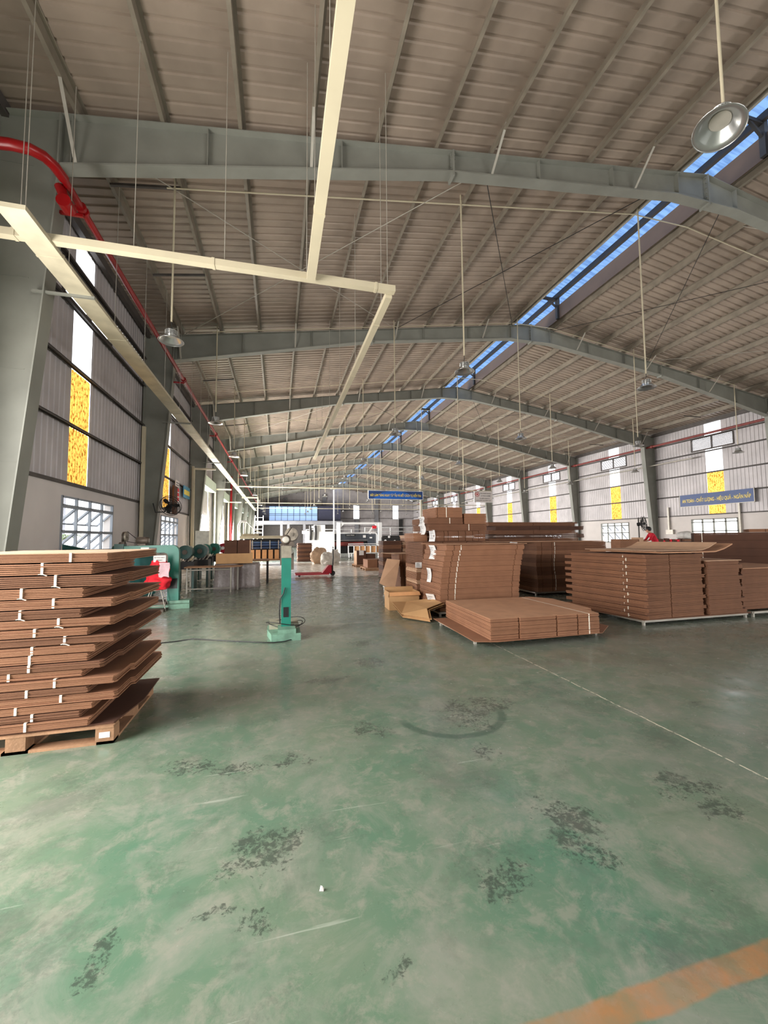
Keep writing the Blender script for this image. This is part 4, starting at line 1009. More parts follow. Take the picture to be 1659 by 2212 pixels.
# C: big banded stack front right, two columns
stand('low steel stand under the big banded stack at front right', 5.88, 8.2, 5.5, 6.9)
g = MB(); g.prism([(0, 0), (2.35, -0.02), (2.3, 1.5), (-0.2, 1.55)], 0.094, 0.104); tag(g.build('cardboard_sheet', m_kraft2, loc=(5.84, 5.45, 0)), 'cardboard sheet under the big banded stack at front right', 'cardboard sheet')
n = 18; zc0, zc1 = 0.11, 1.17
for i in range(n):
    a, b = zc1-(zc1-zc0)*(i+1)/n, zc1-(zc1-zc0)*i/n
    rn = random.Random(300+i); out_ = i % 2 == 1
    y0 = -0.10 if out_ else 0.02; y1 = 1.62 if out_ else 1.50; xl = (0.0 if out_ else 0.05) + rn.uniform(-0.01, 0.01); bulge = 0.05*math.sin(math.pi*(i+1)/n)
    w = 1.26 + (0.06 if i % 3 == 0 else 0.0)
    poly = [(xl-0.22, y1), (xl-bulge*0.2, y0+0.03), (xl+0.02, y0+ (0.08 if out_ else 0.0)), (0.55, 0.0), (0.56, 0.05), (0.57, 0.0), (w, 0.0), (w, 1.45), (w-0.1, y1)]
    g = MB(); sheets(g, poly, a+0.001, b-0.001, 4, 0.006, 0.16, rn)
    nm = 'topmost' if i == 0 else ('lowest' if i == n-1 else ORD1[i] + ' from the top')
    o = tag(g.build('cardboard_bundle', m_kmid_lit if out_ else m_kraft2, loc=(5.88, 5.46, 0)), 'bundle in left column of the big banded stack, %s' % nm, 'cardboard bundle', 'big banded stack, left column')
    t = MB(); x_ = xl-0.08
    t.bar((xl-0.055, y0+0.38, a+0.004), (xl-0.055, y0+0.38, b-0.003), 0.007, 0.014); 
    if out_: t.bar((xl-0.03, y0+0.55, b-0.004), (xl-0.045, y0+0.36, a+0.02), 0.008, 0.006)
    t.build('twine', m_tie, o)
for i in range(14):
    z0_, z1_ = 0.11, 1.03; a, b = z1_-(z1_-z0_)*(i+1)/14, z1_-(z1_-z0_)*i/14
    rn = random.Random(500+i); k = i % 2
    w = 0.86 + (0.10 if i % 3 == 1 else 0.0) + 0.004*i
    poly = [(0.0+0.03*k, 0.0), (w-0.12, 0.0), (w-0.11, 0.04), (w, 0.10), (w, 0.45), (w-0.06, 1.3), (0.0, 1.35)]
    g = MB(); sheets(g, poly, a+0.001, b-0.001, 5, 0.007, 0.16, rn)
    nm = 'topmost' if i == 0 else ('lowest' if i == 13 else ORD1[i] + ' from the top')
    tag(g.build('cardboard_bundle', m_kraft2, loc=(7.24 - 0.02*k, 5.44, 0)), 'bundle in right column of the big banded stack, %s' % nm, 'cardboard bundle', 'big banded stack, right column')
g = MB(); g.prism([(0, 0), (0.82, 0), (0.84, 1.3), (-0.02, 1.35)], 1.033, 1.045); tag(g.build('cardboard_sheet', m_kraft3, loc=(7.24, 5.44, 0)), 'pale sheet on top of the right column of the banded stack', 'cardboard sheet')
for j, (z, lab, xs_, m_) in enumerate(((1.19, 'thick', 0.0, m_ktop_lit), (1.225, 'thin', 0.06, m_kraft3))):
    g = MB(); vs = []; nn = 8; W = 1.60 - 0.25*j; X0 = 0.42 - 0.30*j if j == 0 else 0.30
    for i in range(nn+1):
        u = i/nn; lift = 0.13*max(0, (u-0.72)/0.28)**1.6 if True else 0
        x = X0 + W*u
        for y in (-0.02, 1.6): vs.append((x, y, z+lift)); 
    vs2 = [(x, y, z_+0.02 if j == 0 else z_+0.008) for x, y, z_ in vs]; k = len(vs)
    fs = []
    for i in range(nn): fs += [(2*i, 2*i+1, 2*i+3, 2*i+2), (k+2*i, k+2*i+2, k+2*i+3, k+2*i+1), (2*i, 2*i+2, k+2*i+2, k+2*i), (2*i+1, k+2*i+1, k+2*i+3, 2*i+3)]
    fs += [(0, k, k+1, 1), (2*nn, 2*nn+1, k+2*nn+1, k+2*nn)]
    g.add(vs+vs2, fs); tag(g.build('cardboard_sheet', m_, loc=(5.82, 5.44, 0)), '%s curling cardboard sheet on top of the left column of the banded stack' % lab, 'cardboard sheet')
# H: low stack at right edge; I: brown wall of cartons behind
stand('low steel stand under the low stack at the right edge', 8.35, 9.9, 5.5, 6.6, 0.10)
pile('bundle in the low stack at the right edge', 8.30, 5.62, 1.6, 1.0, 0.11, 0.86, 5, 8, None, (), (m_kraft2,), group='low stack at the right edge', gap=0.1)
g = MB(); g.prism([(0, 0), (1.7, 0), (1.7, 1.1), (0, 1.1)], 0.864, 0.876); tag(g.build('cardboard_sheet', m_ktop_lit, loc=(8.24, 5.55, 0)), 'cardboard sheet on top of the low stack at the right edge', 'cardboard sheet')
for o in pile('bundle in dark brown stack below the barred right window', 10.34, 8.05, 3.4, 1.8, 0.02, 1.545, 8, 14, None, (), (m_kbrown,), group='dark brown stack by the right edge', jit=0.002, tie=0.16, gap=0.05):
    o.rotation_euler = (0, 0, R(-50))
for o in pile('pale bundle lying on top of the dark brown stack at the right edge', 11.2, 7.35, 2.1, 1.0, 1.55, 1.63, 1, 6, None, (0.3, 0.9, 1.4), (m_kraft,)):
    o.rotation_euler = (0, 0, R(-50))
# stacks beyond the open carton, towards the machines
pile('bundle in pale striped stack beyond the open carton', 4.50, 14.0, 0.62, 0.8, 0.02, 1.58, 13, 3, None, (), (m_kraft3, m_kraft), group='pale striped stack', jit=0.02, gap=0.25)
pile('bundle in the brown stack right of the pale striped stack', 5.15, 14.1, 0.8, 0.9, 0.02, 1.62, 9, 5, None, (0.3,), (m_kraft, m_kraft2), group='brown stack by the striped stack')
pile('bundle in the dark stack left of the pale striped stack', 3.72, 14.4, 0.72, 0.7, 0.02, 1.38, 9, 5, None, (), (m_kbrown, m_kraft2), group='dark stack by the striped stack', jit=0.012)
pile('bundle in the tan low stack in front of the press', 3.9, 12.6, 0.9, 0.8, 0.02, 0.95, 5, 6, None, (), (m_kraft3, m_kraft), group='tan low stack')
# pallets of brown goods at the middle distance
def small_pallet(label, x, y, w, d):
    t = thing('wooden_pallet', label, 'pallet', (x, y, 0)); g = MB()
    for yy in (0, d/2-0.04, d-0.08): g.box(0, w, yy, yy+0.08, 0, 0.10)
    g.build('runner', m_wood, t); g = MB(); g.box(0, w, 0, d, 0.10, 0.125); g.build('deck', m_kraft3, t)
small_pallet('pale pallet under the dark upright cartons at mid distance', 3.82, 20.3, 1.2, 1.1)
for k, (x, y, w, h) in enumerate(((3.88, 20.35, 0.48, 0.70), (4.40, 20.55, 0.5, 0.52))):
    g = MB(); g.box(0, w, 0, 0.8, 0, h); o = g.build('carton', m_kbrown, loc=(x, y, 0.13)); tag(o, 'dark brown carton on the mid-distance pallet, %s' % ('taller one with a paper tag' if k == 0 else 'lower one on the right'), 'carton')
    if k == 0:
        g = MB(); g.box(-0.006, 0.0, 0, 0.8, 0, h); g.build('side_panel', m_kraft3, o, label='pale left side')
        g = MB(); g.box(0.12, 0.36, -0.01, -0.003, h-0.22, h+0.02); g.build('paper_tag', m_paper, o)
small_pallet('pale pallet under the low wide carton stack at mid distance', 3.82, 18.0, 1.6, 1.2)
g = MB(); g.box(0, 1.4, 0, 1.0, 0, 0.36); o = g.build('carton', m_kraft, loc=(3.95, 18.1, 0.13)); tag(o, 'low wide carton stack on the second mid-distance pallet', 'carton')
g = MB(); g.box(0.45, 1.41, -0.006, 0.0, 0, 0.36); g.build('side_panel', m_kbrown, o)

# ------------------------------------------------------------------ stitching machines
def stitcher(label, loc, rz, full=True):
    t = thing('stitching_machine', label, 'machine', loc, rz, None)
    # local: post at origin, arm towards +y
    g = MB(); prof = []
    H_, T_, rad = 1.38, 0.165, 0.16
    outer = [(-0.11, 0.10), (-0.10, H_-rad)] + [(-0.10+rad-rad*math.cos(a), H_-rad+rad*math.sin(a)) for a in (R(22), R(45), R(68), R(90))] + [(1.15, H_-0.02), (1.15, H_-0.17)]
    inner = [(0.20, H_-0.17)] + [(0.20-0.08*math.sin(a), H_-0.17-0.08*(1-math.cos(a))) for a in (R(45), R(90))] + [(0.12, 0.10)]
    g.prism(outer+inner, -0.072, 0.072, 'x')
    g.build('frame', m_green, t)
    g = MB(); g.prism([(-0.115, H_-0.18), (-0.105, H_+0.004), (0.16, H_+0.004), (0.16, H_-0.02), (0.0, H_-0.10)], -0.076, 0.076, 'x')
    if full: g.build('end_cap', mat('worn_bare_metal', s(150, 142, 126), 0.5, 0.4, 0.15, 12), t, label='bare worn metal cap on the post')
    g = MB(); g.prism([(-0.21, -0.36), (0.21, -0.36), (0.21, 0.5), (0.10, 0.62), (-0.21, 0.62), (-0.28, 0.3), (-0.28, 0.05)], 0, 0.10); g.prism([(-0.12, -0.34), (0.14, -0.34), (0.12, 0.14), (-0.12, 0.14)], 0.10, 0.16)
    g.build('base', mat('pale_green_casting', s(120, 160, 138), 0.5, 0, 0.2, 9), t)
    if full:
        g = MB(); g.box(-0.25, 0.19, 0.02, 0.5, 0.10, 0.17); g.build('base_cover', mat('dusty_cover', s(160, 156, 136), 0.7, 0, 0.15, 9), t)
    else:
        g = MB(); g.box(-0.25, 0.19, 0.1, 0.6, 0.10, 0.16); g.build('base_cover', m_cast, t)
    for (xa, xb, ya, za, zb) in (((-0.04, 0.035, -0.114, 0.30, 0.45),) if full else ()):
        g = MB(); g.box(xa, xb, ya, ya+0.005, za, zb); g.build('black_plate', m_black, t)
    if not full:
        g = MB(); g.box(-0.078, -0.072, -0.08, 0.10, 0.42, 0.64); g.build('black_plate', m_black, t)
        g = MB(); g.box(-0.078, -0.073, 0.35, 0.50, H_-0.12, H_-0.06); g.build('black_plate', m_black, t)
        g = MB(); g.box(-0.078, -0.073, 0.50, 0.66, H_-0.12, H_-0.05); g.build('paper_sticker', m_paper, t)
    # motor across the arm, flywheel, belts
    my = 0.02 if full else 0.62
    g = MB(); ax = 'y'; g.lathe([(0.001, 0), (0.062, 0.0), (0.075, 0.02), (0.078, 0.10), (0.070, 0.24), (0.001, 0.24)], (-0.01, my-0.10, H_+0.10), 18, 'y')
    for k in range(18):
        a = 2*math.pi*k/18; g.bar((-0.01+0.074*math.cos(a), my-0.04, H_+0.10+0.074*math.sin(a)), (-0.01+0.074*math.cos(a), my+0.12, H_+0.10+0.074*math.sin(a)), 0.006, 0.02, up=(math.cos(a), 0, math.sin(a)))
    g.box(-0.05, 0.04, my-0.04, my+0.12, H_, H_+0.04); mo = g.build('motor', m_cast, t)
    g = MB(); g.lathe([(0.001, -0.004), (0.042, -0.004), (0.05, 0.0)], (-0.01, my-0.10, H_+0.10), 18, 'y'); g.build('fan_cover', m_galv, mo)
    fy = my + (0.42 if full else 0.36)
    g = MB(); g.cyl((0.09, fy, H_+0.19), 0.11, 0.04, 'y', 24); g.cyl((0.09, fy-0.02, H_+0.19), 0.03, 0.08, 'y'); g.build('flywheel', mat('worn_grey_wheel', s(150, 140, 126), 0.5, 0.3, 0.25, 14), t)
    g = MB(); g.cyl((0.09, fy+0.05, H_+0.18), 0.115, 0.03, 'y', 24); g.cyl((0.09, fy+0.03, H_+0.02), 0.05, 0.12, 'y'); g.bar((0.09, fy+0.07, H_+0.19), (0.06, fy+0.07, H_-0.1), 0.07, 0.06); g.build('drive_wheel', m_cast, t)
    g = MB(); g.tube([(-0.01, my+0.16, H_+0.15), (0.09, fy, H_+0.30)], 0.007, 5); g.tube([(-0.01, my+0.16, H_+0.05), (0.09, fy, H_+0.08)], 0.007, 5); g.build('belt', m_black, t)
    hy = 1.05 if not full else 0.75
    g = MB(); g.box(-0.09, 0.10, hy-0.06, hy+0.12, H_-0.34, H_+0.03); g.cyl((0.02, hy-0.13, H_-0.10), 0.09, 0.30, 'y', 18); g.box(0.05, 0.14, hy-0.1, hy+0.05, H_-0.42, H_-0.12); g.build('stitching_head', m_cast if full else m_greend, t)
    g = MB(); g.cyl((0.09, hy-0.16, H_-0.10), 0.045, 0.04, 'y', 14); g.build('nut', m_galv, t)
    return t
cm = stitcher('green carton stitching machine standing alone in the middle of the floor', (0.125, 6.55, 0), 0, True)
g = MB(); g.tube([(-0.02, -0.12, 0.75), (-0.04, -0.125, 0.66), (-0.09, -0.12, 0.58), (-0.10, -0.1, 0.4), (-0.09, -0.08, 0.2)], 0.009, 6); g.build('cable', m_black, cm)
g = MB()
for k, (r_, z_) in enumerate(((0.30, 0.19), (0.26, 0.15))):
    g.tube([(0.0+r_*math.cos(a)*1.0, 0.12+r_*0.8*math.sin(a), z_+0.03*math.sin(2*a+k)) for a in [2*math.pi*j/20 for j in range(20)]], 0.006, 5, True)
g.build('coiled_cable', m_black, cm)
c = MB(); c.tube([(-1.75, 6.55, 0.008), (-1.45, 6.60, 0.008), (-1.23, 6.70, 0.008), (-1.18, 6.62, 0.02), (-0.65, 6.39, 0.008), (-0.3, 6.22, 0.008), (-0.05, 6.12, 0.008), (0.1, 6.13, 0.01), (0.28, 6.25, 0.02)], 0.008, 6)
tag(c.build('power_cable', m_black), 'thin black cable lying on the floor left of the lone stitching machine', 'cable')
lm = stitcher('green stitching machine behind the left cardboard stack', (-2.23, 9.95, 0), R(90), False)
nt = MB(); nt.box(-0.12, 0.12, -0.004, 0.004, -0.07, 0.07)
ns = thing('machine_sign', 'small white sign with black lettering hanging inside the left stitching machine', 'sign', (-2.45, 9.62, 1.09))
nt.build('board', m_signwhite, ns); ctext(ns, 'MÁY ĐÓNG GHIM SỐ', 0.2, 0.035, 0, 0.03, m_ink, y=-0.006); ctext(ns, 'CHENGHAO 2', 0.13, 0.03, 0, -0.03, m_ink, y=-0.006)
g = MB(); g.blob((0, 0, 0.0), (0.26, 0.20, 0.20), 4, 0.28, 2.0, 3); g.blob((0.02, 0.0, 0.28), (0.19, 0.15, 0.24), 4, 0.25, 2.2, 5); 
tag(g.build('cloth_sack', m_redcloth, loc=(-2.50, 9.72, 0.58)), 'bright red cloth sack bulging inside the left stitching machine', 'sack')
g = MB(); nn = 6; vs = []
for i in range(nn+1):
    for j in range(5): vs.append((-0.10+0.05*j+0.01*math.sin(i), 0.015*math.sin(i*1.3+j*1.7), -0.30*i/nn*(1+0.06*math.sin(j*2))))
g.add(vs, [(i*5+j, i*5+j+1, i*5+j+6, i*5+j+5) for i in range(nn) for j in range(4)], True)
tag(g.build('rag', m_pinkcloth, loc=(-2.33, 9.50, 1.01)), 'pale pink rag draped over the red cloth sack', 'rag')
tt = thing('wire_rack', 'small wire rack below the red cloth sack', 'rack', (-2.5, 9.65, 0))
g = MB()
for x in (-0.2, 0.2):
    for y in (-0.15, 0.15): g.tube([(x*1.1, y, 0.0), (x*0.5, y*0.5, 0.42)], 0.009, 5)
for z in (0.1, 0.25, 0.42):
    f_ = 1.1-1.2*z/0.84; g.tube([(0.2*f_, 0.15*f_, z), (-0.2*f_, 0.15*f_, z), (-0.2*f_, -0.15*f_, z), (0.2*f_, -0.15*f_, z)], 0.008, 5, True)
g.build('frame', m_galv, tt); g = MB(); g.prism([(-0.45, -0.3), (0.2, -0.26), (0.25, 0.2), (-0.4, 0.2)], 0, 0.045); g.build('foot_plate', m_cast, tt)
# green conveyor arm running left from the machine
ca = thing('green_feed_table', 'long dark green feed table beyond the left cardboard stack', 'machine table', (-3.9, 10.3, 0))
g = MB(); g.box(-0.5, 0.65, -0.2, 0.35, 1.18, 1.30); g.build('table_top', m_greend, ca)
g = MB(); g.prism([(-0.55, 1.20), (-0.55, 1.42), (-0.1, 1.31), (-0.1, 1.20)], -0.22, -0.20, 'y'); g.build('side_guard', m_greend, ca)
for x in (-0.42, 0.0, 0.5): g = MB(); g.box(x-0.03, x+0.03, -0.03, 0.03, 0, 1.18); g.build('leg', m_greend, ca)
t = thing('teal_tank', 'tall teal drum behind the left stitching machine', 'tank', (-3.3, 11.5, 0))
g = MB(); g.lathe([(0.26, 0.12), (0.29, 0.15), (0.29, 1.1), (0.26, 1.2), (0.12, 1.24), (0.001, 1.24)], n=28); g.build('body', m_teal, t)
g = MB(); [g.lathe([(0.295, z), (0.30, z+0.02), (0.295, z+0.04)], n=28) for z in (0.3, 0.7, 1.05)]; g.build('hoops', m_teal, t)
for a in (0.6, 2.7, 4.7): g = MB(); g.box(0.22*math.cos(a)-0.025, 0.22*math.cos(a)+0.025, 0.22*math.sin(a)-0.025, 0.22*math.sin(a)+0.025, 0, 0.14); g.build('leg', m_greend, t)
# row of green drum machines further down the left wall
def drum_machine(label, x, y, r_, m, red=False):
    t = thing('drum_machine', label, 'machine', (x, y, 0))
    g = MB(); g.cyl((-0.1, 0, 1.12), r_, 0.06, 'y', 28); g.lathe([(0.001, 0.06), (r_*0.9, 0.06), (r_*0.95, 0.1), (r_*0.95, 0.42), (r_*0.6, 0.5), (0.001, 0.5)], (-0.1, 0.05, 1.12), 28, 'y'); g.build('drum', m, t)
    g = MB(); g.cyl((-0.1, -0.03, 1.12), r_*0.35, 0.04, 'y', 16); g.build('hub', m_cast if not red else m_paper, t)
    g = MB(); g.box(-0.35, 0.15, 0, 0.6, 0.62, 0.84); g.box(-0.14, -0.06, 0.1, 0.4, 0.84, 1.0); g.build('bed', m_dark, t)
    for xx in (-0.32, 0.12): g = MB(); g.box(xx-0.03, xx+0.03, 0.05, 0.55, 0, 0.62); g.build('leg', m_greend, t)
    g = MB(); 
    for k in range(5): g.tube([(-0.3+0.1*k, 0.0, 0.86), (-0.3+0.1*k+0.04, 0.3, 0.95+0.03*(k % 2))], 0.018, 6)
    g.build('rollers', m_galv, t)
drum_machine('green drum machine just behind the left stitching machine', -2.55, 13.0, 0.20, m_greend)
drum_machine('second green drum machine along the left row', -2.30, 13.9, 0.22, m_greend)
drum_machine('third green drum machine along the left row, with a white sticker', -2.52, 16.2, 0.20, m_green)
drum_machine('fourth green drum machine along the left row', -2.30, 16.8, 0.22, m_green)
drum_machine('red drum machine at the end of the left row', -2.15, 18.2, 0.20, m_jack, True)
g = MB(); g.box(-0.3, 0.3, -0.2, 0.2, 0, 1.9); tag(g.build('control_cabinet', mat('cream_cabinet', s(222, 220, 204), 0.5), loc=(-3.5, 21.0, 0)), 'cream control cabinet beside the left wall behind the drum machines', 'cabinet')
# table with cartons, bales in stretch wrap
tb = thing('work_table', 'light metal work table at the left with a curved top', 'table', (-1.75, 12.5, 0))
g = MB(); g.prism([(-0.75, -0.30), (0.55, -0.30), (0.72, -0.15), (0.75, 0.25), (-0.75, 0.30)], 0.70, 0.73); g.build('table_top', m_wood, tb)
for x, y in ((-0.68, -0.24), (0.46, -0.26), (-0.68, 0.24), (0.6, 0.22)): g = MB(); g.tube([(x, y, 0), (x, y, 0.7)], 0.024, 8); g.build('leg', m_galv, tb)
g = MB(); g.tube([(-0.68, -0.24, 0.12), (0.46, -0.26, 0.12)], 0.015, 6); g.tube([(-0.68, -0.24, 0.12), (-0.68, 0.24, 0.12)], 0.015, 6); g.tube([(-0.68, -0.24, 0.64), (0.46, -0.26, 0.64)], 0.018, 6); g.build('stretcher', m_galv, tb)
ct = thing('open_carton', 'shallow tan open carton set on the wrapped bales beside the table', 'carton', (-1.28, 13.15, 0.76), R(4))
for bb in ((-0.52, 0.52, -0.22, -0.214, 0, 0.30), (-0.52, 0.52, 0.214, 0.22, 0, 0.30), (-0.52, -0.514, -0.22, 0.22, 0, 0.30), (0.514, 0.52, -0.22, 0.22, 0, 0.30), (-0.52, 0.52, -0.22, 0.22, 0, 0.006)):
    g = MB(); g.box(*bb); g.build('side_panel' if bb[5] > 0.1 else 'base', m_box, ct)
for k, x in enumerate((-1.56, -1.19)):
    g = MB(); g.box(0, 0.35, 0, 0.3, 0, 0.69); o = tag(g.build('carton', m_kbrown, loc=(x, 13.0, 0.77)), 'dark brown upright carton in the shallow tan carton, %s one' % ('left' if k == 0 else 'right'), 'carton', 'dark cartons on the wrapped bales')
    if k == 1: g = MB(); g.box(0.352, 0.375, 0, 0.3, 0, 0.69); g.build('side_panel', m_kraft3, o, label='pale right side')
for k, (x, w) in enumerate(((-1.50, 0.36), (-0.88, 0.32))):
    g = MB(); n = 12
    prof = [(1.02, 0.0), (1.05, 0.03), (1.0, 0.12), (0.97, 0.4), (0.99, 0.68), (0.94, 0.75), (0.02, 0.755)]
    vs = []; N_ = 24
    for r_, z in prof:
        for j in range(N_):
            a = 2*math.pi*j/N_; cc, ss = math.cos(a), math.sin(a); q = (abs(cc)**5+abs(ss)**5)**(-0.2); wob = 1+0.03*math.sin(5*a+9*z+k)
            vs.append((w*r_*cc*q*wob, 0.36*r_*ss*q*wob, z))
    g.add(vs, [(i*N_+j, i*N_+(j+1) % N_, (i+1)*N_+(j+1) % N_, (i+1)*N_+j) for i in range(len(prof)-1) for j in range(N_)], True)
    tag(g.build('wrapped_bale', m_wrap, loc=(x, 13.25 if k == 0 else 13.6, 0)), 'grey stretch-wrapped bale under the shallow tan carton, %s one' % ('left' if k == 0 else 'right'), 'bale', 'wrapped bales')
tb = thing('work_table', 'second work table behind the wrapped bales', 'table', (-0.85, 14.6, 0))
g = MB(); g.box(-0.9, 0.56, -0.3, 0.4, 0.74, 0.79); g.build('table_top', m_wood, tb)
for x in (-0.85, 0.5):
    for y in (-0.26, 0.36): g = MB(); g.box(x-0.03, x+0.03, y-0.03, y+0.03, 0, 0.74); g.build('leg', m_dark, tb)
# pallet jack
pj = thing('pallet_jack', 'red pallet jack with its handle upright on the pale floor lane', 'pallet jack', (2.0, 16.35, 0), 0)
for y in (-0.25, 0.25): g = MB(); g.box(-1.35, -0.05, y-0.08, y+0.08, 0.07, 0.13); fk = g.build('fork', m_jack, pj); g = MB(); g.cyl((-1.2, y-0.05, 0.05), 0.045, 0.1, 'y', 12); g.build('load_wheel', m_black, fk)
g = MB(); g.prism([(-0.32, 0.10), (0.05, 0.10), (0.05, 0.42), (-0.06, 0.42)], -0.2, 0.2, 'y'); g.box(0.0, 0.08, -0.12, 0.12, 0.1, 0.42); g.build('body', m_jack, pj)
g = MB(); g.cyl((0.12, -0.08, 0.10), 0.10, 0.16, 'y', 18); g.build('steer_wheel', m_black, pj); g = MB(); g.cyl((0.10, 0, 0.15), 0.05, 0.25); g.build('hydraulic_pump', m_dark, pj)
g = MB(); g.tube([(0.12, 0, 0.3), (0.15, 0, 0.7), (0.14, 0, 1.02)], 0.022, 8); g.tube([(0.14, -0.14, 1.12), (0.14, -0.14, 1.04), (0.14, 0, 1.0), (0.14, 0.14, 1.04), (0.14, 0.14, 1.12), (0.14, 0, 1.14)], 0.016, 6, True); g.build('handle', m_dark, pj)
# sacks
for (lab, c_, r_, mm, sd) in (('tan woven sack heap before the white machine', (2.35, 24.2, 0.42), (0.50, 0.4, 0.55), m_tanbag, 1), ('white woven sack heap right of the tan sacks', (2.72, 22.9, 0.30), (0.42, 0.36, 0.40), m_bag, 2), ('grey-white sack beside the big white machine', (3.3, 24.5, 0.35), (0.34, 0.3, 0.45), m_bag, 4)):
    g = MB(); g.blob((0, 0, 0), r_, 4, 0.3, 2.4, sd); tag(g.build('sack_heap', mm, loc=(c_[0], c_[1], r_[2]*0.72)), lab, 'sacks')
pile('bundle in the brown stack left of the tan sacks', 1.2, 26.4, 0.92, 0.9, 0.02, 1.2, 9, 3, None, (), (m_kbrown, m_kraft2), group='brown stack by the tan sacks', jit=0.02, gap=0.25)
# big white machine with ducts
wm = thing('white_machine', 'tall white machine cabinet with hanging black straps at mid distance', 'machine', (3.1, 30.8, 0))
g = MB(); g.box(-0.7, 1.05, 0, 1.2, 0, 1.98); g.build('cabinet', m_white, wm)
g = MB(); g.box(-0.45, 0.35, 0.1, 0.8, 1.98, 2.5); g.cyl((-0.75, 0.4, 2.35), 0.10, 0.5, 'x', 14); g.build('hood', m_white, wm)
g = MB(); g.box(-1.1, -0.72, 0.05, 0.6, 0, 2.0); g.cyl((-1.35, 0.3, 1.95), 0.12, 0.6, 'x', 14); g.build('side_column', m_white, wm)
for x in (-0.78, -0.40): g = MB(); g.tube([(x, -0.05, 2.45), (x+0.03, -0.07, 1.9), (x, -0.05, 1.35)], 0.09, 8); g.build('strap', m_dark, wm)
# press with portal frame
pr_ = thing('printing_press', 'white portal frame and dark grey printing press with a red roller at mid distance', 'machine', (6.05, 30.6, 0))
for x in (-1.62, 1.62): g = MB(); g.box(x-0.13, x+0.13, -0.15, 0.15, 0, 2.65); g.build('portal_post', m_white, pr_)
g = MB(); g.box(-1.75, 1.75, -0.12, 0.12, 2.53, 2.68)
for q in (-1, 1): g.prism([(q*1.5, 2.55), (q*1.5, 2.25), (q*1.2, 2.55)], -0.1, 0.1, 'y')
g.build('portal_beam', m_white, pr_)
g = MB(); g.box(-2.1, 0.85, 0.6, 1.6, 1.28, 1.82); g.build('top_panel', m_press, pr_); g = MB(); g.box(-2.2, 1.0, 0.55, 1.7, 1.82, 1.92); g.build('top_cover', m_white, pr_)
bp_ = MB(); bp_.box(-1.0, -0.2, 0.585, 0.598, 1.62, 1.78); bo = bp_.build('name_plate', m_black, pr_); 
lettering('lettering', 'HAO PRESS', m_white, pr_, 0.6, 0.07, loc=(-0.6, 0.583, 1.70), rot=(R(90), 0, 0))
g = MB(); g.box(-2.1, 0.7, 0.7, 1.6, 0.3, 1.28); g.build('lower_body', m_black, pr_)
g = MB(); g.cyl((-2.0, 0.55, 1.02), 0.17, 2.4, 'x', 20); g.build('red_roller', m_redrust, pr_); g = MB(); g.cyl((-2.1, 0.6, 1.3), 0.03, 2.9, 'x', 10); g.build('guide_bar', m_alu, pr_)
g = MB(); g.box(0.75, 1.35, 0.45, 1.5, 0.9, 1.78); g.build('control_box', m_press, pr_)
g = MB(); g.box(0.9, 1.1, 0.44, 0.45, 1.45, 1.55); g.box(0.4, 0.62, 0.58, 0.598, 1.5, 1.7); g.build('white_plate', m_paper, pr_)
g = MB(); g.bar((0.75, 0.0, 1.9), (1.05, 0.0, 2.3), 0.12, 0.1); g.box(1.0, 1.5, -0.08, 0.1, 2.28, 2.42); g.build('arm', m_white, pr_); g = MB(); g.box(1.0, 1.32, -0.12, 0.12, 2.2, 2.42); g.build('red_box', m_redcloth, pr_)
g = MB(); g.tube([(1.0, 0.4, 1.9), (1.4, 0.4, 1.88), (1.5, 0.4, 1.7), (1.5, 0.4, 0.9)], 0.06, 8); g.build('duct', m_white, pr_)
tr = thing('feed_trolley', 'white barred feed trolley with tan panels in front of the press', 'trolley', (6.4, 29.2, 0))
g = MB()
for z in (0.35, 0.90, 1.02): g.box(-1.45, 1.5, -0.04, 0.04, z, z+0.05)
for k in range(8): x = -1.45+2.9*k/7; g.box(x-0.025, x+0.025, -0.04, 0.04, 0.35, 0.95)
for x in (-1.4, 0.9, 1.45): g.box(x-0.03, x+0.03, -0.03, 0.03, 0.06, 0.4)
g.build('frame', m_white, tr)
for k in (1, 2, 3, 4, 5): x = -1.45+2.9*k/7; g = MB(); g.box(x+0.04, x+0.37, 0.0, 0.02, 0.42, 0.88); g.build('panel', m_orangebox, tr)
g = MB(); g.box(1.08, 1.44, -0.06, -0.045, 0.4, 0.92); g.build('notice', m_paper, tr); g = MB(); g.box(1.15, 1.38, -0.07, -0.062, 0.5, 0.72); g.build('red_print', m_redink, tr)
for x in (-1.3, 1.35):
    g = MB(); g.cyl((x, -0.02, 0.05), 0.05, 0.04, 'y', 12); g.build('wheel', m_black, tr)
dm = thing('dark_machine', 'dark rounded machine right of the press', 'machine', (8.6, 30.2, 0))
g = MB(); g.prism([(-0.85, 0.5), (-0.85, 1.5), (-0.7, 1.65), (0.9, 1.65), (0.9, 0.5)], 0, 0.9, 'y'); g.build('body', m_dark, dm)
for x, z in ((-0.6, 1.25), (0.15, 1.2), (-0.3, 1.55)): g = MB(); g.cyl((x, -0.03, z), 0.09, 0.03, 'y', 14); g.build('gauge', m_paper, dm)
g = MB(); g.box(-0.8, 0.85, 0.1, 0.8, 0, 0.5); g.build('base', m_dark, dm)
rl = thing('guard_rail', 'white tubular guard rail above the dark machine', 'rail', (10.2, 31.6, 0))
g = MB(); 
for z in (2.0, 2.3): g.tube([(-3.5, 0, z), (2.6, 0, z)], 0.035, 6)
g.build('rail', m_white, rl)
for x in (-3.5, -1.4, 0.6, 1.3, 2.6): g = MB(); g.tube([(x, 0, 0), (x, 0, 2.3)], 0.035, 6); g.build('post', m_white, rl)
rl = thing('guard_rail', 'white tubular guard rail behind the big white machine', 'rail', (3.5, 33.2, 0))
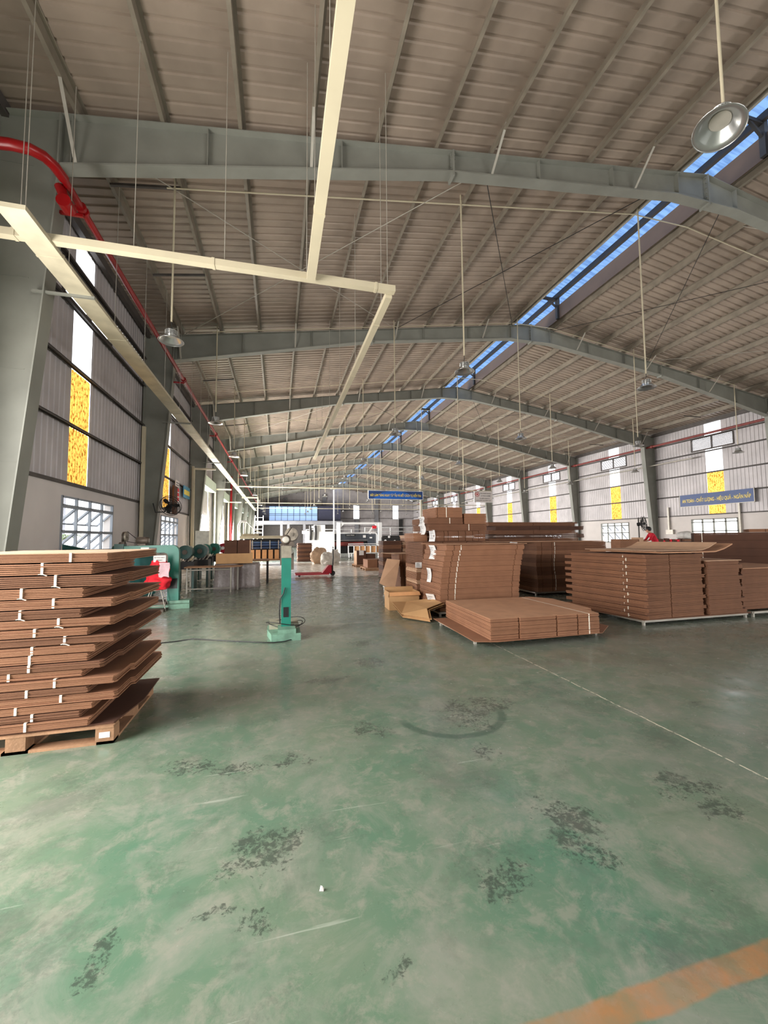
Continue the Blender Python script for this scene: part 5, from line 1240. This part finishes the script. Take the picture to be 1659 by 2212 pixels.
g = MB(); g.tube([(-1.3, 0, 2.2), (4, 0, 2.2)], 0.035, 6); g.tube([(-1.3, 0, 1.3), (0, 0, 1.3)], 0.03, 6); g.build('rail', m_white, rl)
for x in (-1.3, 0.9, 2.4, 4): g = MB(); g.tube([(x, 0, 0), (x, 0, 2.2)], 0.035, 6); g.build('post', m_white, rl)
# left machine: long table with blue rollers under a cream platform
bm_ = thing('roller_machine', 'long machine with blue rollers below a cream platform, left of the lone stitcher', 'machine', (-0.9, 24.2, 0))
g = MB(); g.box(-1.2, 1.25, -0.1, 1.4, 1.50, 1.66); g.box(-1.1, -0.2, 0.1, 0.6, 1.66, 1.78); g.build('platform', m_cream, bm_)
g = MB(); g.box(-1.25, 1.2, 0.5, 1.2, 0.3, 1.48); g.build('body', m_black, bm_)
for z in (0.98, 1.14, 1.28):
    g = MB(); g.cyl((-1.1, 0.2, z), 0.07, 2.2, 'x', 16); g.build('roller', m_rollblue, bm_)
for k in range(5): g = MB(); x = -1.0+0.48*k; g.box(x-0.025, x+0.025, 0.05, 0.15, 0.9, 1.4); g.build('bracket', m_galv, bm_)
g = MB(); g.box(-1.2, 1.4, -0.3, 0.4, 0.25, 0.33); g.build('table_top', m_wood, bm_)
for x in (-1.15, 1.35): g = MB(); g.box(x-0.04, x+0.04, -0.28, -0.2, 0, 0.26); g.build('leg', m_dark, bm_)
for k in range(5):
    g = MB(); g.box(0, 0.24, 0, 0.3, 0, 0.52); tag(g.build('carton', m_orangebox, loc=(-1.55+0.34*k, 23.9, 0.34)), 'orange-tan carton under the blue rollers, %s from the left' % ORD1[k], 'carton', 'orange-tan cartons under the rollers')
for q in (0, 1):
    g = MB(); x = -2.05 if q == 0 else -1.95
wl = thing('hoist_frame', 'white tubular frame at the left end of the roller machine', 'frame', (-2.2, 24.6, 0))
g = MB(); g.tube([(0, 0, 0), (0, 0, 2.3), (0.12, 0, 2.5), (0.45, 0, 2.5)], 0.06, 8); g.tube([(0.3, 0, 1.2), (0.3, 0, 2.4)], 0.05, 8); g.tube([(0.45, 0, 2.45), (0.9, 0, 2.0), (1.3, 0, 1.85)], 0.03, 6); g.build('tube_frame', m_white, wl)
ld = thing('ladder', 'white ladder standing against the dark wall above the roller machine', 'ladder', (-1.25, 27.0, 1.7))
g = MB(); g.bar((-0.35, 0, -1.7), (-0.2, 0.5, 1.3), 0.05); g.bar((0.25, 0, -1.7), (0.3, 0.5, 1.3), 0.05); g.build('stile', m_white, ld)
for k in range(12):
    u = k/12+0.04; g = MB(); g.bar((-0.35+0.15*u, 0.5*u, -1.7+3.0*u), (0.25+0.05*u, 0.5*u, -1.7+3.0*u), 0.04, 0.03); g.build('rung', m_white, ld)
# person and things near the right wall
g = MB(); g.box(0, 0.95, 0, 0.5, 0, 1.33); tag(g.build('carton', m_kraft, loc=(13.95, 14.0, 0)), 'plain tan carton block beside the person in red', 'carton')
g = MB(); g.box(0, 0.22, 0, 0.4, 0, 1.40); tag(g.build('carton', m_kraft3, loc=(14.95, 14.0, 0)), 'narrow pale carton between the tan block and the person', 'carton')
wt = thing('cluttered_table', 'table of dark red parts behind the banded stack, right of the person', 'table', (16.6, 14.2, 0))
g = MB(); g.box(-0.9, 1.2, -0.4, 0.4, 1.1, 1.2); g.build('table_top', m_dark, wt)
for x in (-0.8, 1.1):
    for y in (-0.35, 0.35): g = MB(); g.box(x-0.04, x+0.04, y-0.04, y+0.04, 0, 1.1); g.build('leg', m_dark, wt)
rn = random.Random(5)
for k in range(12):
    g = MB(); x = -0.75+0.13*k; hgt = rn.uniform(0.06, 0.16); g.box(0, rn.uniform(0.08, 0.14), 0, 0.1, 0, hgt)
    tag(g.build('machine_part', m_redcloth if k % 3 == 0 else m_kbrown, loc=(16.6+x, 14.0, 1.2)), 'small dark red part on the cluttered table, %s from the left' % (ORD1[k]), 'machine part', 'parts on the cluttered table')
g = MB(); g.blob((0, 0, 0), (0.45, 0.3, 0.2), 3, 0.3, 3, 8); tag(g.build('sack_heap', m_bag, loc=(18.3, 14.6, 1.45)), 'white bags heaped near the barred right window', 'sacks')
g = MB(); g.box(-0.5, 0.6, -0.3, 0.3, 0, 1.3); tag(g.build('carton', m_kraft2, loc=(18.3, 14.6, 0)), 'brown carton block holding the white bags', 'carton')
# figure
def person(loc, rz):
    t = bpy.data.meshes.new('person')
    P = {'pel': (0, 0, 0.95), 'waist': (0, 0.06, 1.10), 'chest': (0, 0.20, 1.32), 'neck': (0, 0.26, 1.42), 'head0': (0, 0.31, 1.50), 'head1': (0, 0.34, 1.60),
         'shL': (-0.17, 0.22, 1.38), 'elL': (-0.24, 0.34, 1.14), 'wrL': (-0.16, 0.55, 1.06), 'haL': (-0.13, 0.62, 1.05),
         'shR': (0.17, 0.22, 1.38), 'elR': (0.25, 0.34, 1.14), 'wrR': (0.16, 0.55, 1.08), 'haR': (0.13, 0.62, 1.07),
         'hiL': (-0.10, 0, 0.90), 'knL': (-0.11, 0.05, 0.50), 'anL': (-0.11, -0.02, 0.09), 'toL': (-0.12, 0.14, 0.04),
         'hiR': (0.10, 0, 0.90), 'knR': (0.11, 0.04, 0.50), 'anR': (0.11, -0.02, 0.09), 'toR': (0.12, 0.14, 0.04)}
    Rd = {'pel': .13, 'waist': .12, 'chest': .145, 'neck': .065, 'head0': .085, 'head1': .10, 'shL': .065, 'elL': .045, 'wrL': .03, 'haL': .035, 'hiL': .09, 'knL': .06, 'anL': .045, 'toL': .04}
    E_ = [('pel','waist'),('waist','chest'),('chest','neck'),('neck','head0'),('head0','head1')] + [(a+s_, b+s_) for s_ in 'LR' for a, b in (('sh','el'),('el','wr'),('wr','ha'),('hi','kn'),('kn','an'),('an','to'))] + [('chest','shL'),('chest','shR'),('pel','hiL'),('pel','hiR')]
    ks = list(P); t.from_pydata([P[k] for k in ks], [(ks.index(a), ks.index(b)) for a, b in E_], [])
    o = bpy.data.objects.new('person', t); C.objects.link(o)
    o.modifiers.new('skin', 'SKIN'); sub = o.modifiers.new('sub', 'SUBSURF'); sub.levels = 2; sub.render_levels = 2
    for i, k in enumerate(ks):
        r_ = Rd.get(k, Rd.get(k[:-1]+'L', 0.06)); t.skin_vertices[0].data[i].radius = (r_, r_)
        t.skin_vertices[0].data[i].use_root = (k == 'pel')
    bpy.context.view_layer.update()
    me = bpy.data.meshes.new_from_object(o.evaluated_get(bpy.context.evaluated_depsgraph_get()))
    bpy.data.objects.remove(o)
    me.materials.clear()
    for mm in (m_skin, m_shirt, m_navy): me.materials.append(mm)
    for p in me.polygons:
        c = p.center; p.use_smooth = True
        p.material_index = 0 if c.z > 1.43 or (c.y > 0.40 and c.z < 1.3 and c.z > 0.9) else (1 if c.z > 0.93 else 2)
    me.name = 'person'
    o = bpy.data.objects.new('person', me); C.objects.link(o); o.location = loc; o.rotation_euler = (0, 0, rz)
    g = MB(); g.blob((0, 0.31, 1.605), (0.108, 0.118, 0.115), 3, 0.05, 3, 1, False); g.v = [v if not (v[1] > 0.37 and v[2] < 1.61) else (v[0], 0.35, v[2]) for v in g.v]; g.build('hair', m_hair, o)
    g = MB(); g.blob((0, 0.425, 1.545), (0.014, 0.02, 0.02), 2, 0, 1, 0, False); g.build('nose', m_skin, o)
    g = MB()
    for x in (-0.033, 0.033): g.blob((x, 0.415, 1.57), (0.012, 0.008, 0.008), 2, 0, 1, 0, False)
    g.build('eyes', m_hair, o)
    g = MB()
    for sx, wz in ((-1, 1.05), (1, 1.07)):
        for k in range(4):
            x = sx*0.13 + (k-1.5)*0.018; L_ = (0.065, 0.075, 0.07, 0.055)[k]
            g.tube([(x, 0.63, wz), (x, 0.63+L_*0.6, wz-0.005), (x, 0.63+L_, wz-0.03)], [0.009, 0.008, 0.006], 6)
        g.tube([(sx*0.13-sx*0.03, 0.60, wz), (sx*0.13-sx*0.06, 0.64, wz-0.01), (sx*0.13-sx*0.06, 0.67, wz-0.03)], [0.010, 0.009, 0.007], 6)
    g.build('fingers', m_skin, o)
    return tag(o, 'person in a red shirt bending over work near the right wall', 'person')
person((15.95, 14.05, 0.16), R(62))
g = MB(); g.box(-0.4, 0.4, -0.4, 0.4, 0, 0.16); tag(g.build('platform', m_wood, loc=(15.95, 14.05, 0)), 'low wooden platform the person in red stands on', 'platform')
# litter on the floor
g = MB(); g.add([(-0.012, 0, 0.001), (0.010, -0.006, 0.001), (0.014, 0.012, 0.004), (-0.004, 0.016, 0.022), (0.004, 0.004, 0.028)], [(0,1,4),(1,2,4),(2,3,4),(3,0,4),(0,3,2,1)])
g.v = [(x*0.8, y*0.8, z*0.6) for x, y, z in g.v]
tag(g.build('paper_scrap', m_signwhite, loc=(0.19, 1.83, 0)), 'tiny crumpled paper scrap alone on the green floor in the foreground', 'litter')
